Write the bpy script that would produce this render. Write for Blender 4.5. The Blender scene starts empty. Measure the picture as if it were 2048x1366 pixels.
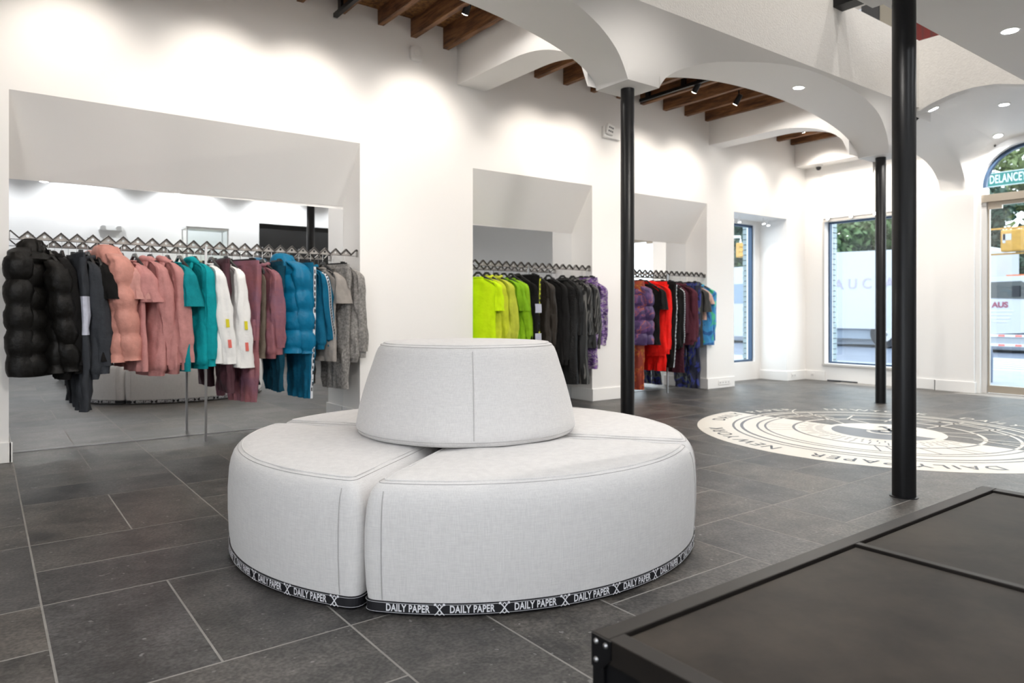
import bpy, bmesh, math, random
from mathutils import Vector, Matrix, noise
random.seed(7)
SC = bpy.context.scene
COL = SC.collection
PI = math.pi
# ------------------------------------------------------------------ camera
F, YAW, HOR = 1409.6, math.radians(53.09), 623.0
cam_d = bpy.data.cameras.new('camera')
cam_d.sensor_width = 36.0
cam_d.lens = F / 2048 * 36
cam_d.shift_y = -(683 - HOR) / 2048
cam_d.clip_start = 0.02
cam_d.dof.use_dof = True
cam_d.dof.focus_distance = 2.7
cam_d.dof.aperture_fstop = 3.6
cam = bpy.data.objects.new('camera', cam_d)
cam.location = (0, 0, 1.0)
cam.rotation_euler = (PI / 2, 0, YAW - PI / 2)
COL.objects.link(cam)
SC.camera = cam
# ------------------------------------------------------------------ world, exposure
world = bpy.data.worlds.new('overcast_sky')
SC.world = world
world.use_nodes = True
wn = world.node_tree.nodes
wn['Background'].inputs[0].default_value = (0.88, 0.94, 1.0, 1)
wn['Background'].inputs[1].default_value = 2.5
SC.cycles.max_bounces = 14; SC.cycles.diffuse_bounces = 9; SC.cycles.glossy_bounces = 6
SC.view_settings.view_transform = 'Standard'
SC.view_settings.look = 'None'
SC.view_settings.exposure = 1.02
SC.view_settings.gamma = 1.0
SC.view_settings.use_curve_mapping = False
WASH, DOWN, HALL, UPPER = 22.0, 30.0, 56.0, 60.0   # lamp powers in watts
SPOTW = 66.0; BAY_FILL = 12.0
WARM, NEUT, COOL = (1.0, 0.91, 0.81), (1.0, 0.95, 0.89), (0.93, 0.965, 1.0)

# ------------------------------------------------------------------ pixel -> place
VX = Vector((math.cos(YAW), math.sin(YAW), 0)); RX = Vector((math.sin(YAW), -math.cos(YAW), 0)); CAM = Vector((0, 0, 1.0))
def ray(x, y): return VX + RX * ((x - 1024) / F) + Vector((0, 0, 1)) * ((HOR - y) / F)
def onZ(x, y, z=0.0): d = ray(x, y); return CAM + d * ((z - 1.0) / d.z)
def onY(x, y, c): d = ray(x, y); return CAM + d * (c / d.y)
def onX(x, y, c): d = ray(x, y); return CAM + d * (c / d.x)

# ------------------------------------------------------------------ materials
MATS = {}
def mat(name, col, rough=0.6, metal=0.0, var=0.0, vscale=8.0, bump=0.0, bscale=60.0, stretch=(1, 1, 1), col2=None, spec=0.5, emit=None, estr=0.0, trans=0.0, sheen=0.0, coords='Object'):
    if name in MATS: return MATS[name]
    m = bpy.data.materials.new(name); m.use_nodes = True
    nt = m.node_tree; b = nt.nodes['Principled BSDF']
    b.inputs['Base Color'].default_value = (*col, 1)
    b.inputs['Roughness'].default_value = rough
    b.inputs['Metallic'].default_value = metal
    b.inputs['Specular IOR Level'].default_value = spec
    if sheen: b.inputs['Sheen Weight'].default_value = sheen
    if trans:
        b.inputs['Transmission Weight'].default_value = trans; b.inputs['IOR'].default_value = 1.1
    if emit:
        b.inputs['Emission Color'].default_value = (*emit, 1); b.inputs['Emission Strength'].default_value = estr
    if var or bump or col2:
        tc = nt.nodes.new('ShaderNodeTexCoord'); mp = nt.nodes.new('ShaderNodeMapping')
        mp.inputs['Scale'].default_value = stretch
        nt.links.new(tc.outputs[coords], mp.inputs[0])
        if var or col2:
            n = nt.nodes.new('ShaderNodeTexNoise'); n.inputs['Scale'].default_value = vscale; n.inputs['Detail'].default_value = 6; n.inputs['Roughness'].default_value = 0.65
            nt.links.new(mp.outputs[0], n.inputs['Vector'])
            r = nt.nodes.new('ShaderNodeValToRGB')
            c2 = col2 or tuple(min(1, c * (1 + var)) for c in col)
            c1 = col if col2 else tuple(c * (1 - var) for c in col)
            r.color_ramp.elements[0].position = 0.36; r.color_ramp.elements[1].position = 0.64
            r.color_ramp.elements[0].color = (*c1, 1); r.color_ramp.elements[1].color = (*c2, 1)
            nt.links.new(n.outputs['Fac'], r.inputs[0]); nt.links.new(r.outputs[0], b.inputs['Base Color'])
        if bump:
            n2 = nt.nodes.new('ShaderNodeTexNoise'); n2.inputs['Scale'].default_value = bscale; n2.inputs['Detail'].default_value = 4
            nt.links.new(mp.outputs[0], n2.inputs['Vector'])
            bp = nt.nodes.new('ShaderNodeBump'); bp.inputs['Strength'].default_value = bump; bp.inputs['Distance'].default_value = 0.01
            nt.links.new(n2.outputs['Fac'], bp.inputs['Height']); nt.links.new(bp.outputs[0], b.inputs['Normal'])
    MATS[name] = m
    return m
M_WALL = mat('wall_paint', (0.865, 0.850, 0.830), 0.55, bump=0.03, bscale=90)
M_TRIM = mat('trim_paint', (0.86, 0.85, 0.83), 0.4)
M_PLASTER = mat('rough_plaster', (0.84, 0.825, 0.80), 0.8, var=0.03, vscale=30, bump=0.35, bscale=70)
M_WOOD = mat('old_joist_wood', (0.075, 0.028, 0.010), 0.6, col2=(0.30, 0.135, 0.050), vscale=5, stretch=(6, 0.7, 6), bump=0.5, bscale=25)
M_BOARD = mat('ceiling_board', (0.09, 0.04, 0.013), 0.8, col2=(0.32, 0.15, 0.045), vscale=28, bump=0.7, bscale=60)
M_BLACKMETAL = mat('black_paint_metal', (0.004, 0.004, 0.005), 0.38, spec=0.35)
M_STEEL = mat('brushed_steel', (0.45, 0.45, 0.46), 0.35, 1.0)
M_RAIL = mat('zigzag_metal', (0.055, 0.050, 0.047), 0.45, 0.6)
M_RAILP = mat('zigzag_panel_metal', (0.40, 0.375, 0.35), 0.5, 0.3)
M_MIRROR = mat('mirror_silver', (0.93, 0.94, 0.95), 0.005, 1.0)
M_GLASS = None
M_GROUT = mat('grout', (0.27, 0.255, 0.235), 0.9, var=0.1)
M_CHROMEW = mat('white_plastic', (0.82, 0.81, 0.79), 0.4)
M_PLASTICB = mat('black_plastic', (0.012, 0.012, 0.013), 0.4)
M_DOORMETAL = mat('champagne_aluminium', (0.60, 0.53, 0.44), 0.38, 0.75)
M_BLUEFRAME = mat('blue_window_frame', (0.05, 0.09, 0.16), 0.4, 0.3)
M_LAMP = mat('lamp_glow', (1, 1, 1), 0.5, emit=(1.0, 0.93, 0.82), estr=14.0)
M_LAMPC = mat('lamp_glow_cool', (1, 1, 1), 0.5, emit=(0.95, 0.97, 1.0), estr=14.0)
M_CREAM = mat('cream_inlay', (0.70, 0.66, 0.59), 0.35)
M_INK = mat('slate_inlay', (0.13, 0.13, 0.14), 0.4)
M_INKD = mat('dark_inlay', (0.03, 0.035, 0.045), 0.4)

def tile_mat():
    m = bpy.data.materials.new('slate_tile'); m.use_nodes = True
    nt = m.node_tree; b = nt.nodes['Principled BSDF']; L = nt.links.new
    tc = nt.nodes.new('ShaderNodeTexCoord'); geo = nt.nodes.new('ShaderNodeNewGeometry'); oi = nt.nodes.new('ShaderNodeObjectInfo')
    add = nt.nodes.new('ShaderNodeVectorMath'); add.operation = 'ADD'
    mul = nt.nodes.new('ShaderNodeMath'); mul.operation = 'MULTIPLY'; mul.inputs[1].default_value = 37.0
    L(oi.outputs['Random'], mul.inputs[0]); L(geo.outputs['Position'], add.inputs[0]); L(mul.outputs[0], add.inputs[1])
    n1 = nt.nodes.new('ShaderNodeTexNoise'); n1.inputs['Scale'].default_value = 3.4; n1.inputs['Detail'].default_value = 8; n1.inputs['Roughness'].default_value = 0.72
    n2 = nt.nodes.new('ShaderNodeTexNoise'); n2.inputs['Scale'].default_value = 85; n2.inputs['Detail'].default_value = 3
    n3 = nt.nodes.new('ShaderNodeTexNoise'); n3.inputs['Scale'].default_value = 34; n3.inputs['Detail'].default_value = 2
    for n in (n1, n2, n3): L(add.outputs[0], n.inputs['Vector'])
    r = nt.nodes.new('ShaderNodeValToRGB')
    r.color_ramp.elements[0].position = 0.36; r.color_ramp.elements[0].color = (0.037, 0.0355, 0.0345, 1)
    r.color_ramp.elements[1].position = 0.66; r.color_ramp.elements[1].color = (0.118, 0.110, 0.102, 1)
    L(n1.outputs['Fac'], r.inputs[0])
    r2 = nt.nodes.new('ShaderNodeValToRGB')
    r2.color_ramp.elements[0].position = 0.35; r2.color_ramp.elements[0].color = (0.62, 0.62, 0.62, 1)
    r2.color_ramp.elements[1].position = 0.7; r2.color_ramp.elements[1].color = (1.4, 1.4, 1.4, 1)
    L(n2.outputs['Fac'], r2.inputs[0])
    mx = nt.nodes.new('ShaderNodeMixRGB'); mx.blend_type = 'MULTIPLY'; mx.inputs[0].default_value = 1
    L(r.outputs[0], mx.inputs[1]); L(r2.outputs[0], mx.inputs[2])
    # pale flecks
    r3 = nt.nodes.new('ShaderNodeValToRGB')
    r3.color_ramp.elements[0].position = 0.70; r3.color_ramp.elements[0].color = (0, 0, 0, 1)
    r3.color_ramp.elements[1].position = 0.74; r3.color_ramp.elements[1].color = (0.13, 0.13, 0.125, 1)
    L(n3.outputs['Fac'], r3.inputs[0])
    ad = nt.nodes.new('ShaderNodeMixRGB'); ad.blend_type = 'ADD'; ad.inputs[0].default_value = 1
    rm = nt.nodes.new('ShaderNodeValToRGB'); rm.color_ramp.elements[0].color = (0.80, 0.82, 0.86, 1); rm.color_ramp.elements[1].color = (1.18, 1.12, 1.04, 1)
    L(oi.outputs['Random'], rm.inputs[0]); tm = nt.nodes.new('ShaderNodeMixRGB'); tm.blend_type = 'MULTIPLY'; tm.inputs[0].default_value = 1; L(mx.outputs[0], tm.inputs[1]); L(rm.outputs[0], tm.inputs[2])
    L(tm.outputs[0], ad.inputs[1]); L(r3.outputs[0], ad.inputs[2]); L(ad.outputs[0], b.inputs['Base Color'])
    b.inputs['Roughness'].default_value = 0.42; b.inputs['Specular IOR Level'].default_value = 0.42
    bp = nt.nodes.new('ShaderNodeBump'); bp.inputs['Strength'].default_value = 0.25; bp.inputs['Distance'].default_value = 0.004
    L(n2.outputs['Fac'], bp.inputs['Height']); L(bp.outputs[0], b.inputs['Normal'])
    return m
M_TILE = tile_mat()

def glass_mat(name, tint, alpha):
    m = bpy.data.materials.new(name); m.use_nodes = True
    nt = m.node_tree; nt.nodes.remove(nt.nodes['Principled BSDF'])
    out = nt.nodes['Material Output']
    t = nt.nodes.new('ShaderNodeBsdfTransparent'); t.inputs[0].default_value = (*tint, 1)
    g = nt.nodes.new('ShaderNodeBsdfGlossy'); g.inputs['Roughness'].default_value = 0.02
    mx = nt.nodes.new('ShaderNodeMixShader'); mx.inputs[0].default_value = alpha
    nt.links.new(t.outputs[0], mx.inputs[1]); nt.links.new(g.outputs[0], mx.inputs[2]); nt.links.new(mx.outputs[0], out.inputs[0])
    return m
M_GLASS = glass_mat('clear_glass', (0.93, 0.97, 0.98), 0.06)

def fabric_mat():
    m = bpy.data.materials.new('linen_weave'); m.use_nodes = True
    nt = m.node_tree; b = nt.nodes['Principled BSDF']; L = nt.links.new
    tc = nt.nodes.new('ShaderNodeTexCoord')
    cols = []
    for st in ((30, 30, 330), (270, 270, 22)):
        mp = nt.nodes.new('ShaderNodeMapping'); mp.inputs['Scale'].default_value = st; L(tc.outputs['Object'], mp.inputs[0])
        n = nt.nodes.new('ShaderNodeTexNoise'); n.inputs['Scale'].default_value = 1.0; n.inputs['Detail'].default_value = 3; L(mp.outputs[0], n.inputs['Vector']); cols.append(n)
    av = nt.nodes.new('ShaderNodeMath'); av.operation = 'ADD'; L(cols[0].outputs['Fac'], av.inputs[0]); L(cols[1].outputs['Fac'], av.inputs[1])
    hv = nt.nodes.new('ShaderNodeMath'); hv.operation = 'MULTIPLY'; hv.inputs[1].default_value = 0.5; L(av.outputs[0], hv.inputs[0])
    r = nt.nodes.new('ShaderNodeValToRGB')
    r.color_ramp.elements[0].position = 0.34; r.color_ramp.elements[0].color = (0.63, 0.615, 0.61, 1)
    r.color_ramp.elements[1].position = 0.64; r.color_ramp.elements[1].color = (0.73, 0.715, 0.705, 1)
    L(hv.outputs[0], r.inputs[0]); L(r.outputs[0], b.inputs['Base Color'])
    b.inputs['Roughness'].default_value = 0.9; b.inputs['Sheen Weight'].default_value = 0.15
    bp = nt.nodes.new('ShaderNodeBump'); bp.inputs['Strength'].default_value = 0.25; bp.inputs['Distance'].default_value = 0.003
    L(hv.outputs[0], bp.inputs['Height']); L(bp.outputs[0], b.inputs['Normal'])
    return m
M_LINEN = fabric_mat()

# ------------------------------------------------------------------ mesh helpers
class MB:
    def __init__(s): s.v = []; s.f = []
    def vert(s, p): s.v.append(tuple(p)); return len(s.v) - 1
    def quad(s, a, b, c, d):
        i = len(s.v); s.v += [tuple(a), tuple(b), tuple(c), tuple(d)]; s.f.append((i, i + 1, i + 2, i + 3)); return s
    def poly(s, pts):
        i = len(s.v); s.v += [tuple(p) for p in pts]; s.f.append(tuple(range(i, i + len(pts)))); return s
    def box(s, x0, x1, y0, y1, z0, z1):
        i = len(s.v)
        s.v += [(x, y, z) for z in (z0, z1) for y in (y0, y1) for x in (x0, x1)]
        s.f += [tuple(i + k for k in q) for q in ((0, 2, 3, 1), (4, 5, 7, 6), (0, 1, 5, 4), (2, 6, 7, 3), (0, 4, 6, 2), (1, 3, 7, 5))]; return s
    def prism(s, pts, axis, a, b):
        """pts 2D polygon extruded along axis from a to b ('x': pts=(y,z); 'y': (x,z); 'z': (x,y))"""
        def P(p, t): return {'x': (t, p[0], p[1]), 'y': (p[0], t, p[1]), 'z': (p[0], p[1], t)}[axis]
        n = len(pts); i = len(s.v)
        s.v += [P(p, a) for p in pts] + [P(p, b) for p in pts]
        s.f.append(tuple(range(i + n - 1, i - 1, -1))); s.f.append(tuple(range(i + n, i + 2 * n)))
        for k in range(n): s.f.append((i + k, i + (k + 1) % n, i + n + (k + 1) % n, i + n + k))
        return s
    def loft(s, rings, cap0=True, cap1=True, closed=True):
        n = len(rings[0]); i = len(s.v)
        for r in rings: s.v += [tuple(p) for p in r]
        for k in range(len(rings) - 1):
            for j in range(n if closed else n - 1):
                a = i + k * n + j; b = i + k * n + (j + 1) % n
                s.f.append((a, b, b + n, a + n))
        if cap0: s.f.append(tuple(i + j for j in range(n - 1, -1, -1)))
        if cap1: s.f.append(tuple(i + (len(rings) - 1) * n + j for j in range(n)))
        return s
    def tube(s, pts, r, n=8, cap=True, closed=False):
        pts = [Vector(p) for p in pts]; rings = []; m = len(pts); up = None
        rr = r if isinstance(r, (list, tuple)) else [r] * m
        for k, p in enumerate(pts):
            if closed: t = pts[(k + 1) % m] - pts[k - 1]
            else: t = pts[min(k + 1, m - 1)] - pts[max(k - 1, 0)]
            t.normalize()
            if up is None: up = Vector((0, 0, 1)) if abs(t.z) < 0.9 else Vector((1, 0, 0))
            a = t.cross(up).normalized(); b = a.cross(t).normalized(); up = b
            rings.append([p + (a * math.cos(q) + b * math.sin(q)) * rr[k] for q in [2 * PI * j / n for j in range(n)]])
        if closed: rings.append(rings[0]); cap = False
        return s.loft(rings, cap, cap)
    def lathe(s, prof, c=(0, 0, 0), n=32):
        rings = [[(c[0] + r * math.cos(2 * PI * j / n), c[1] + r * math.sin(2 * PI * j / n), c[2] + z) for j in range(n)] for r, z in prof]
        return s.loft(rings)
    def build(s, name, m, parent=None, smooth=False, loc=None, bevel=0.0):
        me = bpy.data.meshes.new(name); me.from_pydata(s.v, [], s.f); me.update()
        bm = bmesh.new(); bm.from_mesh(me); (bmesh.ops.remove_doubles(bm, verts=bm.verts, dist=2e-5) if smooth else None); bmesh.ops.recalc_face_normals(bm, faces=bm.faces); bm.to_mesh(me); bm.free()
        o = bpy.data.objects.new(name, me); COL.objects.link(o)
        if m: me.materials.append(m)
        if smooth:
            me.polygons.foreach_set('use_smooth', [True] * len(me.polygons))
            try: me.set_sharp_from_angle(angle=math.radians(50 if smooth is True else smooth))
            except Exception: pass
        if parent: o.parent = parent
        if loc: o.location = loc
        if bevel:
            md = o.modifiers.new('bevel', 'BEVEL'); md.width = bevel; md.segments = 2; md.limit_method = 'ANGLE'
        return o
def tag(o, label=None, cat=None, group=None, kind=None):
    if label: o['label'] = label
    if cat: o['category'] = cat
    if group: o['group'] = group
    if kind: o['kind'] = kind
    return o
def thing(name, label, cat, loc=(0, 0, 0), rz=0.0, group=None):
    o = bpy.data.objects.new(name, None); COL.objects.link(o); o.empty_display_size = 0.05
    o.location = loc; o.rotation_euler = (0, 0, rz)
    return tag(o, label, cat, group)
def struct(name, mb, m, parent=None, **k):
    o = mb.build(name, m, parent, **k)
    if not parent: o['kind'] = 'structure'
    return o
def text_mesh(txt, size=1.0, bold=0.0, extrude=0.0, spacing=1.0):
    cu = bpy.data.curves.new('lettering', 'FONT'); cu.body = txt; cu.size = size; cu.offset = bold; cu.extrude = extrude
    cu.align_x = 'CENTER'; cu.align_y = 'CENTER'; cu.space_character = spacing; cu.resolution_u = 4
    ob = bpy.data.objects.new('lettering', cu); COL.objects.link(ob)
    dg = bpy.context.evaluated_depsgraph_get(); me = bpy.data.meshes.new_from_object(ob.evaluated_get(dg))
    bpy.data.objects.remove(ob); bpy.data.curves.remove(cu)
    v = [tuple(p.co) for p in me.vertices]; f = [tuple(p.vertices) for p in me.polygons]
    bpy.data.meshes.remove(me)
    return v, f
def spot(loc, aim, watts, size=55, blend=0.4, col=WARM, radius=0.03, parent=None, name='lamp_light'):
    l = bpy.data.lights.new(name, 'SPOT'); l.energy = watts; l.spot_size = math.radians(size); l.spot_blend = blend; l.color = col; l.shadow_soft_size = radius
    o = bpy.data.objects.new(name, l); COL.objects.link(o)
    o.location = loc; d = Vector(aim) - Vector(loc); o.rotation_euler = d.to_track_quat('-Z', 'Y').to_euler()
    if parent: o.parent = parent
    return o
# ------------------------------------------------------------------ the setting
YW, YM, XE, XB, YO = 5.745, 6.086, 9.75, -3.6, -3.2
ZR = 3.66
# floor: grout bed + basket-weave slate tiles, each its own piece
fl = MB().box(XB, XE + 0.25, YO, 6.3, -0.12, -0.0003)
floor = struct('floor', fl, M_GROUT)
PX, PY, GX, GY, G = 0.7775, 0.767, 0.16, 2.105, 0.0052
def tile_mesh(w, d, name):
    b = 0.0012; z0, z1 = -0.004, 0.0
    mb = MB(); x, y = w / 2 - G / 2, d / 2 - G / 2
    lo = [(-x, -y, z0), (x, -y, z0), (x, y, z0), (-x, y, z0)]; mid = [(p[0], p[1], z1 - 0.0008) for p in lo]
    hi = [(-x + b, -y + b, z1), (x - b, -y + b, z1), (x - b, y - b, z1), (-x + b, y - b, z1)]
    mb.loft([lo, mid, hi], False, True)
    me = bpy.data.meshes.new(name); me.from_pydata(mb.v, [], mb.f); me.materials.append(M_TILE); return me, mb
TH, TH_mb = tile_mesh(PX, PY / 2, 'tile'); TV, TV_mb = tile_mesh(PX / 2, PY, 'tile')
far_tiles = MB()
for i in range(-5, 13):
    for j in range(-7, 6):
        x0, y0 = GX + i * PX, GY + j * PY
        if x0 + PX > XE + 0.6: continue
        hor = (i + j) % 2 == 1
        for k in range(2):
            if hor: c = (x0 + PX / 2, y0 + PY / 4 + k * PY / 2, 0); me = TH; mbx = TH_mb
            else: c = (x0 + PX / 4 + k * PX / 2, y0 + PY / 2, 0); me = TV; mbx = TV_mb
            if c[1] > 6.45 or c[0] > XE: continue
            if j >= -3 and i >= -1 and c[0] + 0.9 * c[1] > 1.0:
                o = bpy.data.objects.new('tile', me); COL.objects.link(o); o.location = c; o.parent = floor
            else:
                n0 = len(far_tiles.v); far_tiles.v += [(p[0] + c[0], p[1] + c[1], p[2]) for p in mbx.v]; far_tiles.f += [tuple(q + n0 for q in f) for f in mbx.f]
o = far_tiles.build('tile_field', M_TILE, floor); o['kind'] = 'stuff'

# left wall with niches and a window recess
N1, N2, N3, WR = (0.139, 2.641), (3.835, 5.432), (5.95, 7.452), (8.022, 9.262)
w = MB(); YB = 6.32
for a, b, y in [(XB, N1[0], YW - 0.012), (N1[1], 3.80, YW - 0.012), (3.80, N2[0], YW), (N2[1], N3[0], YW), (N3[1], WR[0], YW), (WR[1], XE + 0.2, YW)]:
    w.box(a, b, y, YB, -0.01, 3.75)
for (a, b), zt, zm0, zm1, y in [(N1, 2.473, 1.934, 1.964, YW - 0.012), (N2, 2.404, 1.914, 1.90, YW), (N3, 2.390, 1.892, 1.90, YW)]:
    r0 = [(a, y, zt), (a, y, 3.75), (a, YB, 3.75), (a, YB, zm0), (a, YM, zm0)]
    r1 = [(b, y, zt), (b, y, 3.75), (b, YB, 3.75), (b, YB, zm1), (b, YM, zm1)]
    w.loft([r0, r1]); w.box(a, b, YM + 0.012, YB, -0.01, zm1 + 0.05)
w.box(WR[0], WR[1], YW, YB, 2.332, 3.75)
# recess back wall round the window
w.box(WR[0], WR[1], 6.18, YB, -0.01, 0.262); w.box(9.135, WR[1], 6.18, YB, 0.262, 2.332); w.box(WR[0], 8.07, 6.18, YB, 0.262, 2.332); w.box(8.07, 9.135, 6.18, YB, 2.275, 2.332)
wall_left = struct('wall_left', w, M_WALL)
# baseboards
bb = MB(); T, HB = 0.014, 0.135
for a, b, y in [(XB, N1[0] + 0.0, YW - 0.012), (N1[1], N2[0], YW - 0.012), (N2[1], N3[0], YW), (N3[1], WR[0], YW), (WR[1], XE, YW)]:
    bb.box(a, b + 0.02 if b == N1[0] else b, y - T, y - 0.0005, 0.0005, HB)
for x, s, y in [(N1[0], 1, YW), (N1[1], -1, YW), (N2[1], -1, YW), (N3[1], -1, YW), (WR[1], -1, YW)]:
    bb.box(min(x, x + s * T), max(x, x + s * T), y - 0.012 - T, (YM if x != WR[1] else 6.18) - 0.005, 0.0005, HB)
struct('baseboard_left', bb, M_TRIM, bevel=0.003)

# end wall: window opening, pier, arched doorway
DY, DZ, DR = 2.97, 2.513, 0.484
we = MB()
W0, W1, WZ0, WZ1 = 4.215, 5.44, 0.25, 2.295
T0, T1 = XE, XE + 0.22
we.box(T0, T1, W1, YW + 0.3, -0.01, 3.75); we.box(T0, T1, W0, W1, -0.01, WZ0); we.box(T0, T1, W0, W1, WZ1, 3.75)
we.box(T0, T1, DY + DR, W0, -0.01, 3.75)
arc = [(DY + DR * math.cos(t), DZ + DR * math.sin(t)) for t in [PI * k / 32 for k in range(33)]]
for k in range(32):
    (ya, za), (yb, zb) = arc[k], arc[k + 1]
    we.prism([(ya, za), (ya, 3.75), (yb, 3.75), (yb, zb)], 'x', T0, T1)
we.box(T0, T1, YO, DY - DR, -0.01, 3.75)
we.box(XE - 0.055, XE + 0.01, 3.50, 3.93, -0.01, 2.45)          # pier
struct('wall_end', we, M_WALL)
be = MB()
be.box(XE - T, XE - 0.0005, 5.43, YW - T, 0.0005, HB); be.box(XE - T, XE - 0.0005, 3.93, W0 + 0.0, 0.0005, HB)
be.box(XE - 0.055 - T, XE - 0.0555, 3.495, 3.945, 0.0005, HB); be.box(XE - 0.055 - T, XE - 0.002, 3.931, 3.945, 0.0005, HB); be.box(XE - 0.055 - T, XE - 0.002, 3.486, 3.4995, 0.0005, HB)
struct('baseboard_end', be, M_TRIM, bevel=0.003)
# other two walls (seen in the mirrors)
wb = MB(); wb.box(XB - 0.2, XB, YO - 0.2, -2.6, -0.01, 6.4); wb.box(XB - 0.2, XB, 1.07, 6.3, -0.01, 6.4); wb.box(XB - 0.2, XB, -2.6, 1.07, -0.01, 0.5); wb.box(XB - 0.2, XB, -2.6, 1.07, 3.1, 6.4)
struct('wall_back', wb, M_WALL)
wf = MB()
for y in (-2.6, -0.8, 1.02): wf.box(XB - 0.14, XB - 0.07, y, y + 0.05, 0.5, 3.1)
wf.box(XB - 0.14, XB - 0.07, -2.55, 1.02, 0.5, 0.55); wf.box(XB - 0.14, XB - 0.07, -2.55, 1.02, 3.05, 3.1)
wf_o = struct('window_4', wf, M_BLACKMETAL)
wo = MB(); wo.box(XB, 4.75, YO - 0.2, YO, -0.01, 6.4); wo.box(4.75, 8.6, YO - 0.2, YO, 2.9, 6.4); wo.box(8.6, XE + 0.2, YO - 0.2, YO, -0.01, 6.4)
struct('wall_opposite', wo, M_WALL)
struct('door_2', MB().box(4.55, 8.6, YO - 0.18, YO - 0.06, 0, 2.9).box(4.55, 8.6, YO - 0.06, YO - 0.04, 1.9, 1.96), mat('black_panel', (0.01, 0.009, 0.008), 0.5))

# ---------------- arcade
A0, A1 = 3.571, 3.905
CAP = 0.334
cols_x = (-0.05, 3.90, 7.845)
def smooth_prof(pts, n=40):
    out = []
    xs = [p[0] for p in pts]
    for k in range(n + 1):
        x = xs[0] + (xs[-1] - xs[0]) * (0.5 - 0.5 * math.cos(PI * k / n))
        j = max(0, min(len(pts) - 2, next((i for i in range(len(pts) - 1) if x <= pts[i + 1][0] + 1e-9), len(pts) - 2)))
        p0, p1, p2, p3 = pts[max(j - 1, 0)], pts[j], pts[j + 1], pts[min(j + 2, len(pts) - 1)]
        h = p2[0] - p1[0]; t = (x - p1[0]) / h
        m1 = (p2[1] - p0[1]) / max(p2[0] - p0[0], 1e-6) * h; m2 = (p3[1] - p1[1]) / max(p3[0] - p1[0], 1e-6) * h
        out.append((x, (2*t**3-3*t*t+1)*p1[1] + (t**3-2*t*t+t)*m1 + (-2*t**3+3*t*t)*p2[1] + (t**3-t*t)*m2))
    return out
NEAR_R = [(-1.884, 3.233), (-1.4, 3.235), (-0.819, 3.193), (-0.57, 3.133), (-0.35, 3.03), (-0.22, 2.87), (-0.175, 2.76), (-0.1671, 2.68)]   # right half, x from column axis
ar = MB()
AF, ZF = 3.20, 3.043          # gallery front: its plane and its lower edge
def cove(x, z):
    """the arcade face flares forward as it rises: pull a point of the capital plane out to the gallery front"""
    t = max(0.0, min(1.0, (z - 2.68) / 0.60)); k = (A0 - (A0 - AF) * t ** 0.8) / A0
    return (x * k, A0 * k, 1 + (z - 1) * k)
def ell(x, c, a, z0, h): return z0 + h * math.sqrt(max(0, 1 - ((x - c) / a) ** 2))
def strip(x0, z0, x1, z1, n=7):
    for i in range(n):
        f0, f1 = i / n, (i + 1) / n
        ar.quad(cove(x0, z0 + (3.28 - z0) * f0), cove(x0, z0 + (3.28 - z0) * f1), cove(x1, z1 + (3.28 - z1) * f1), cove(x1, z1 + (3.28 - z1) * f0))
def arch_span(xa, xb, near_pts, zcap=2.68):
    c, a = (xa + xb) / 2, (xb - xa) / 2
    near = smooth_prof(near_pts, 60)
    far = [(x, ell(x, c, a, zcap, 0.385)) for x, _ in near]
    for k in range(len(near) - 1):
        (x0, n0), (x1, n1) = near[k], near[k + 1]; f0, f1 = far[k][1], far[k + 1][1]
        ar.quad(cove(x0, n0), cove(x1, n1), (x1, A1, f1), (x0, A1, f0))
        strip(x0, n0, x1, n1)
        ar.quad((x0, A1, f0), (x1, A1, f1), (x1, A1, 3.64), (x0, A1, 3.64))
xa, xb = cols_x[1] + CAP / 2, cols_x[2] - CAP / 2
near2 = [(xa, 2.68), (4.09, 2.716), (4.158, 2.785), (4.333, 2.878), (4.623, 2.983), (4.919, 3.06), (5.16, 3.108), (5.55, 3.18), (5.959, 3.228), (6.45, 3.238)] + [(cols_x[2] + d, z) for d, z in NEAR_R[2:]]
arch_span(xa, xb, near2)
NP2, XA2, XB2 = smooth_prof(near2, 60), xa, xb
xa, xb = cols_x[0] + CAP / 2, cols_x[1] - CAP / 2
near1 = [(xa + (p[0] - near2[0][0]) * (xb - xa) / (near2[-1][0] - near2[0][0]), p[1]) for p in near2]
near1 = [p for p in near1 if p[0] < 2.4] + [(2.75, 3.215), (3.0, 3.165), (3.19, 3.109), (3.39, 3.027), (3.489, 2.972), (3.61, 2.877), (3.672, 2.795), (xb, 2.68)]
arch_span(xa, xb, near1)
xb = cols_x[0] - CAP / 2
arch_span(xb - 3.616, xb, [(p[0] - near1[0][0] + xb - 3.616, p[1]) for p in near1])
for cx in cols_x:      # capitals
    ar.box(cx - CAP / 2, cx + CAP / 2, A0, A1, 2.68, 3.2)
    strip(cx - CAP / 2, 2.68, cx + CAP / 2, 2.68)
struct('wall_arcade', ar, M_WALL, smooth=35)
# plaster front of the gallery above the arcade, and its end
XV = 7.51
fa = MB().box(XB, XV, AF, AF + 0.12, ZF, 3.715)
fa.box(XV, XV + 0.12, 1.95, AF + 0.12, 3.20, 3.715)
ea = [(AF + 0.12, 3.0), (AF, 3.013), (3.09, 3.06), (2.895, 3.112), (2.72, 3.125), (2.537, 3.112), (2.309, 3.05), (2.15, 2.97), (1.95, 2.80)]
for (ya, za), (yb, zb) in zip(ea[:-1], ea[1:]): fa.prism([(ya, za), (ya, 3.201), (yb, 3.201), (yb, zb)], 'x', XV, XV + 0.12)
struct('wall_gallery', fa, M_PLASTER)
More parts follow.
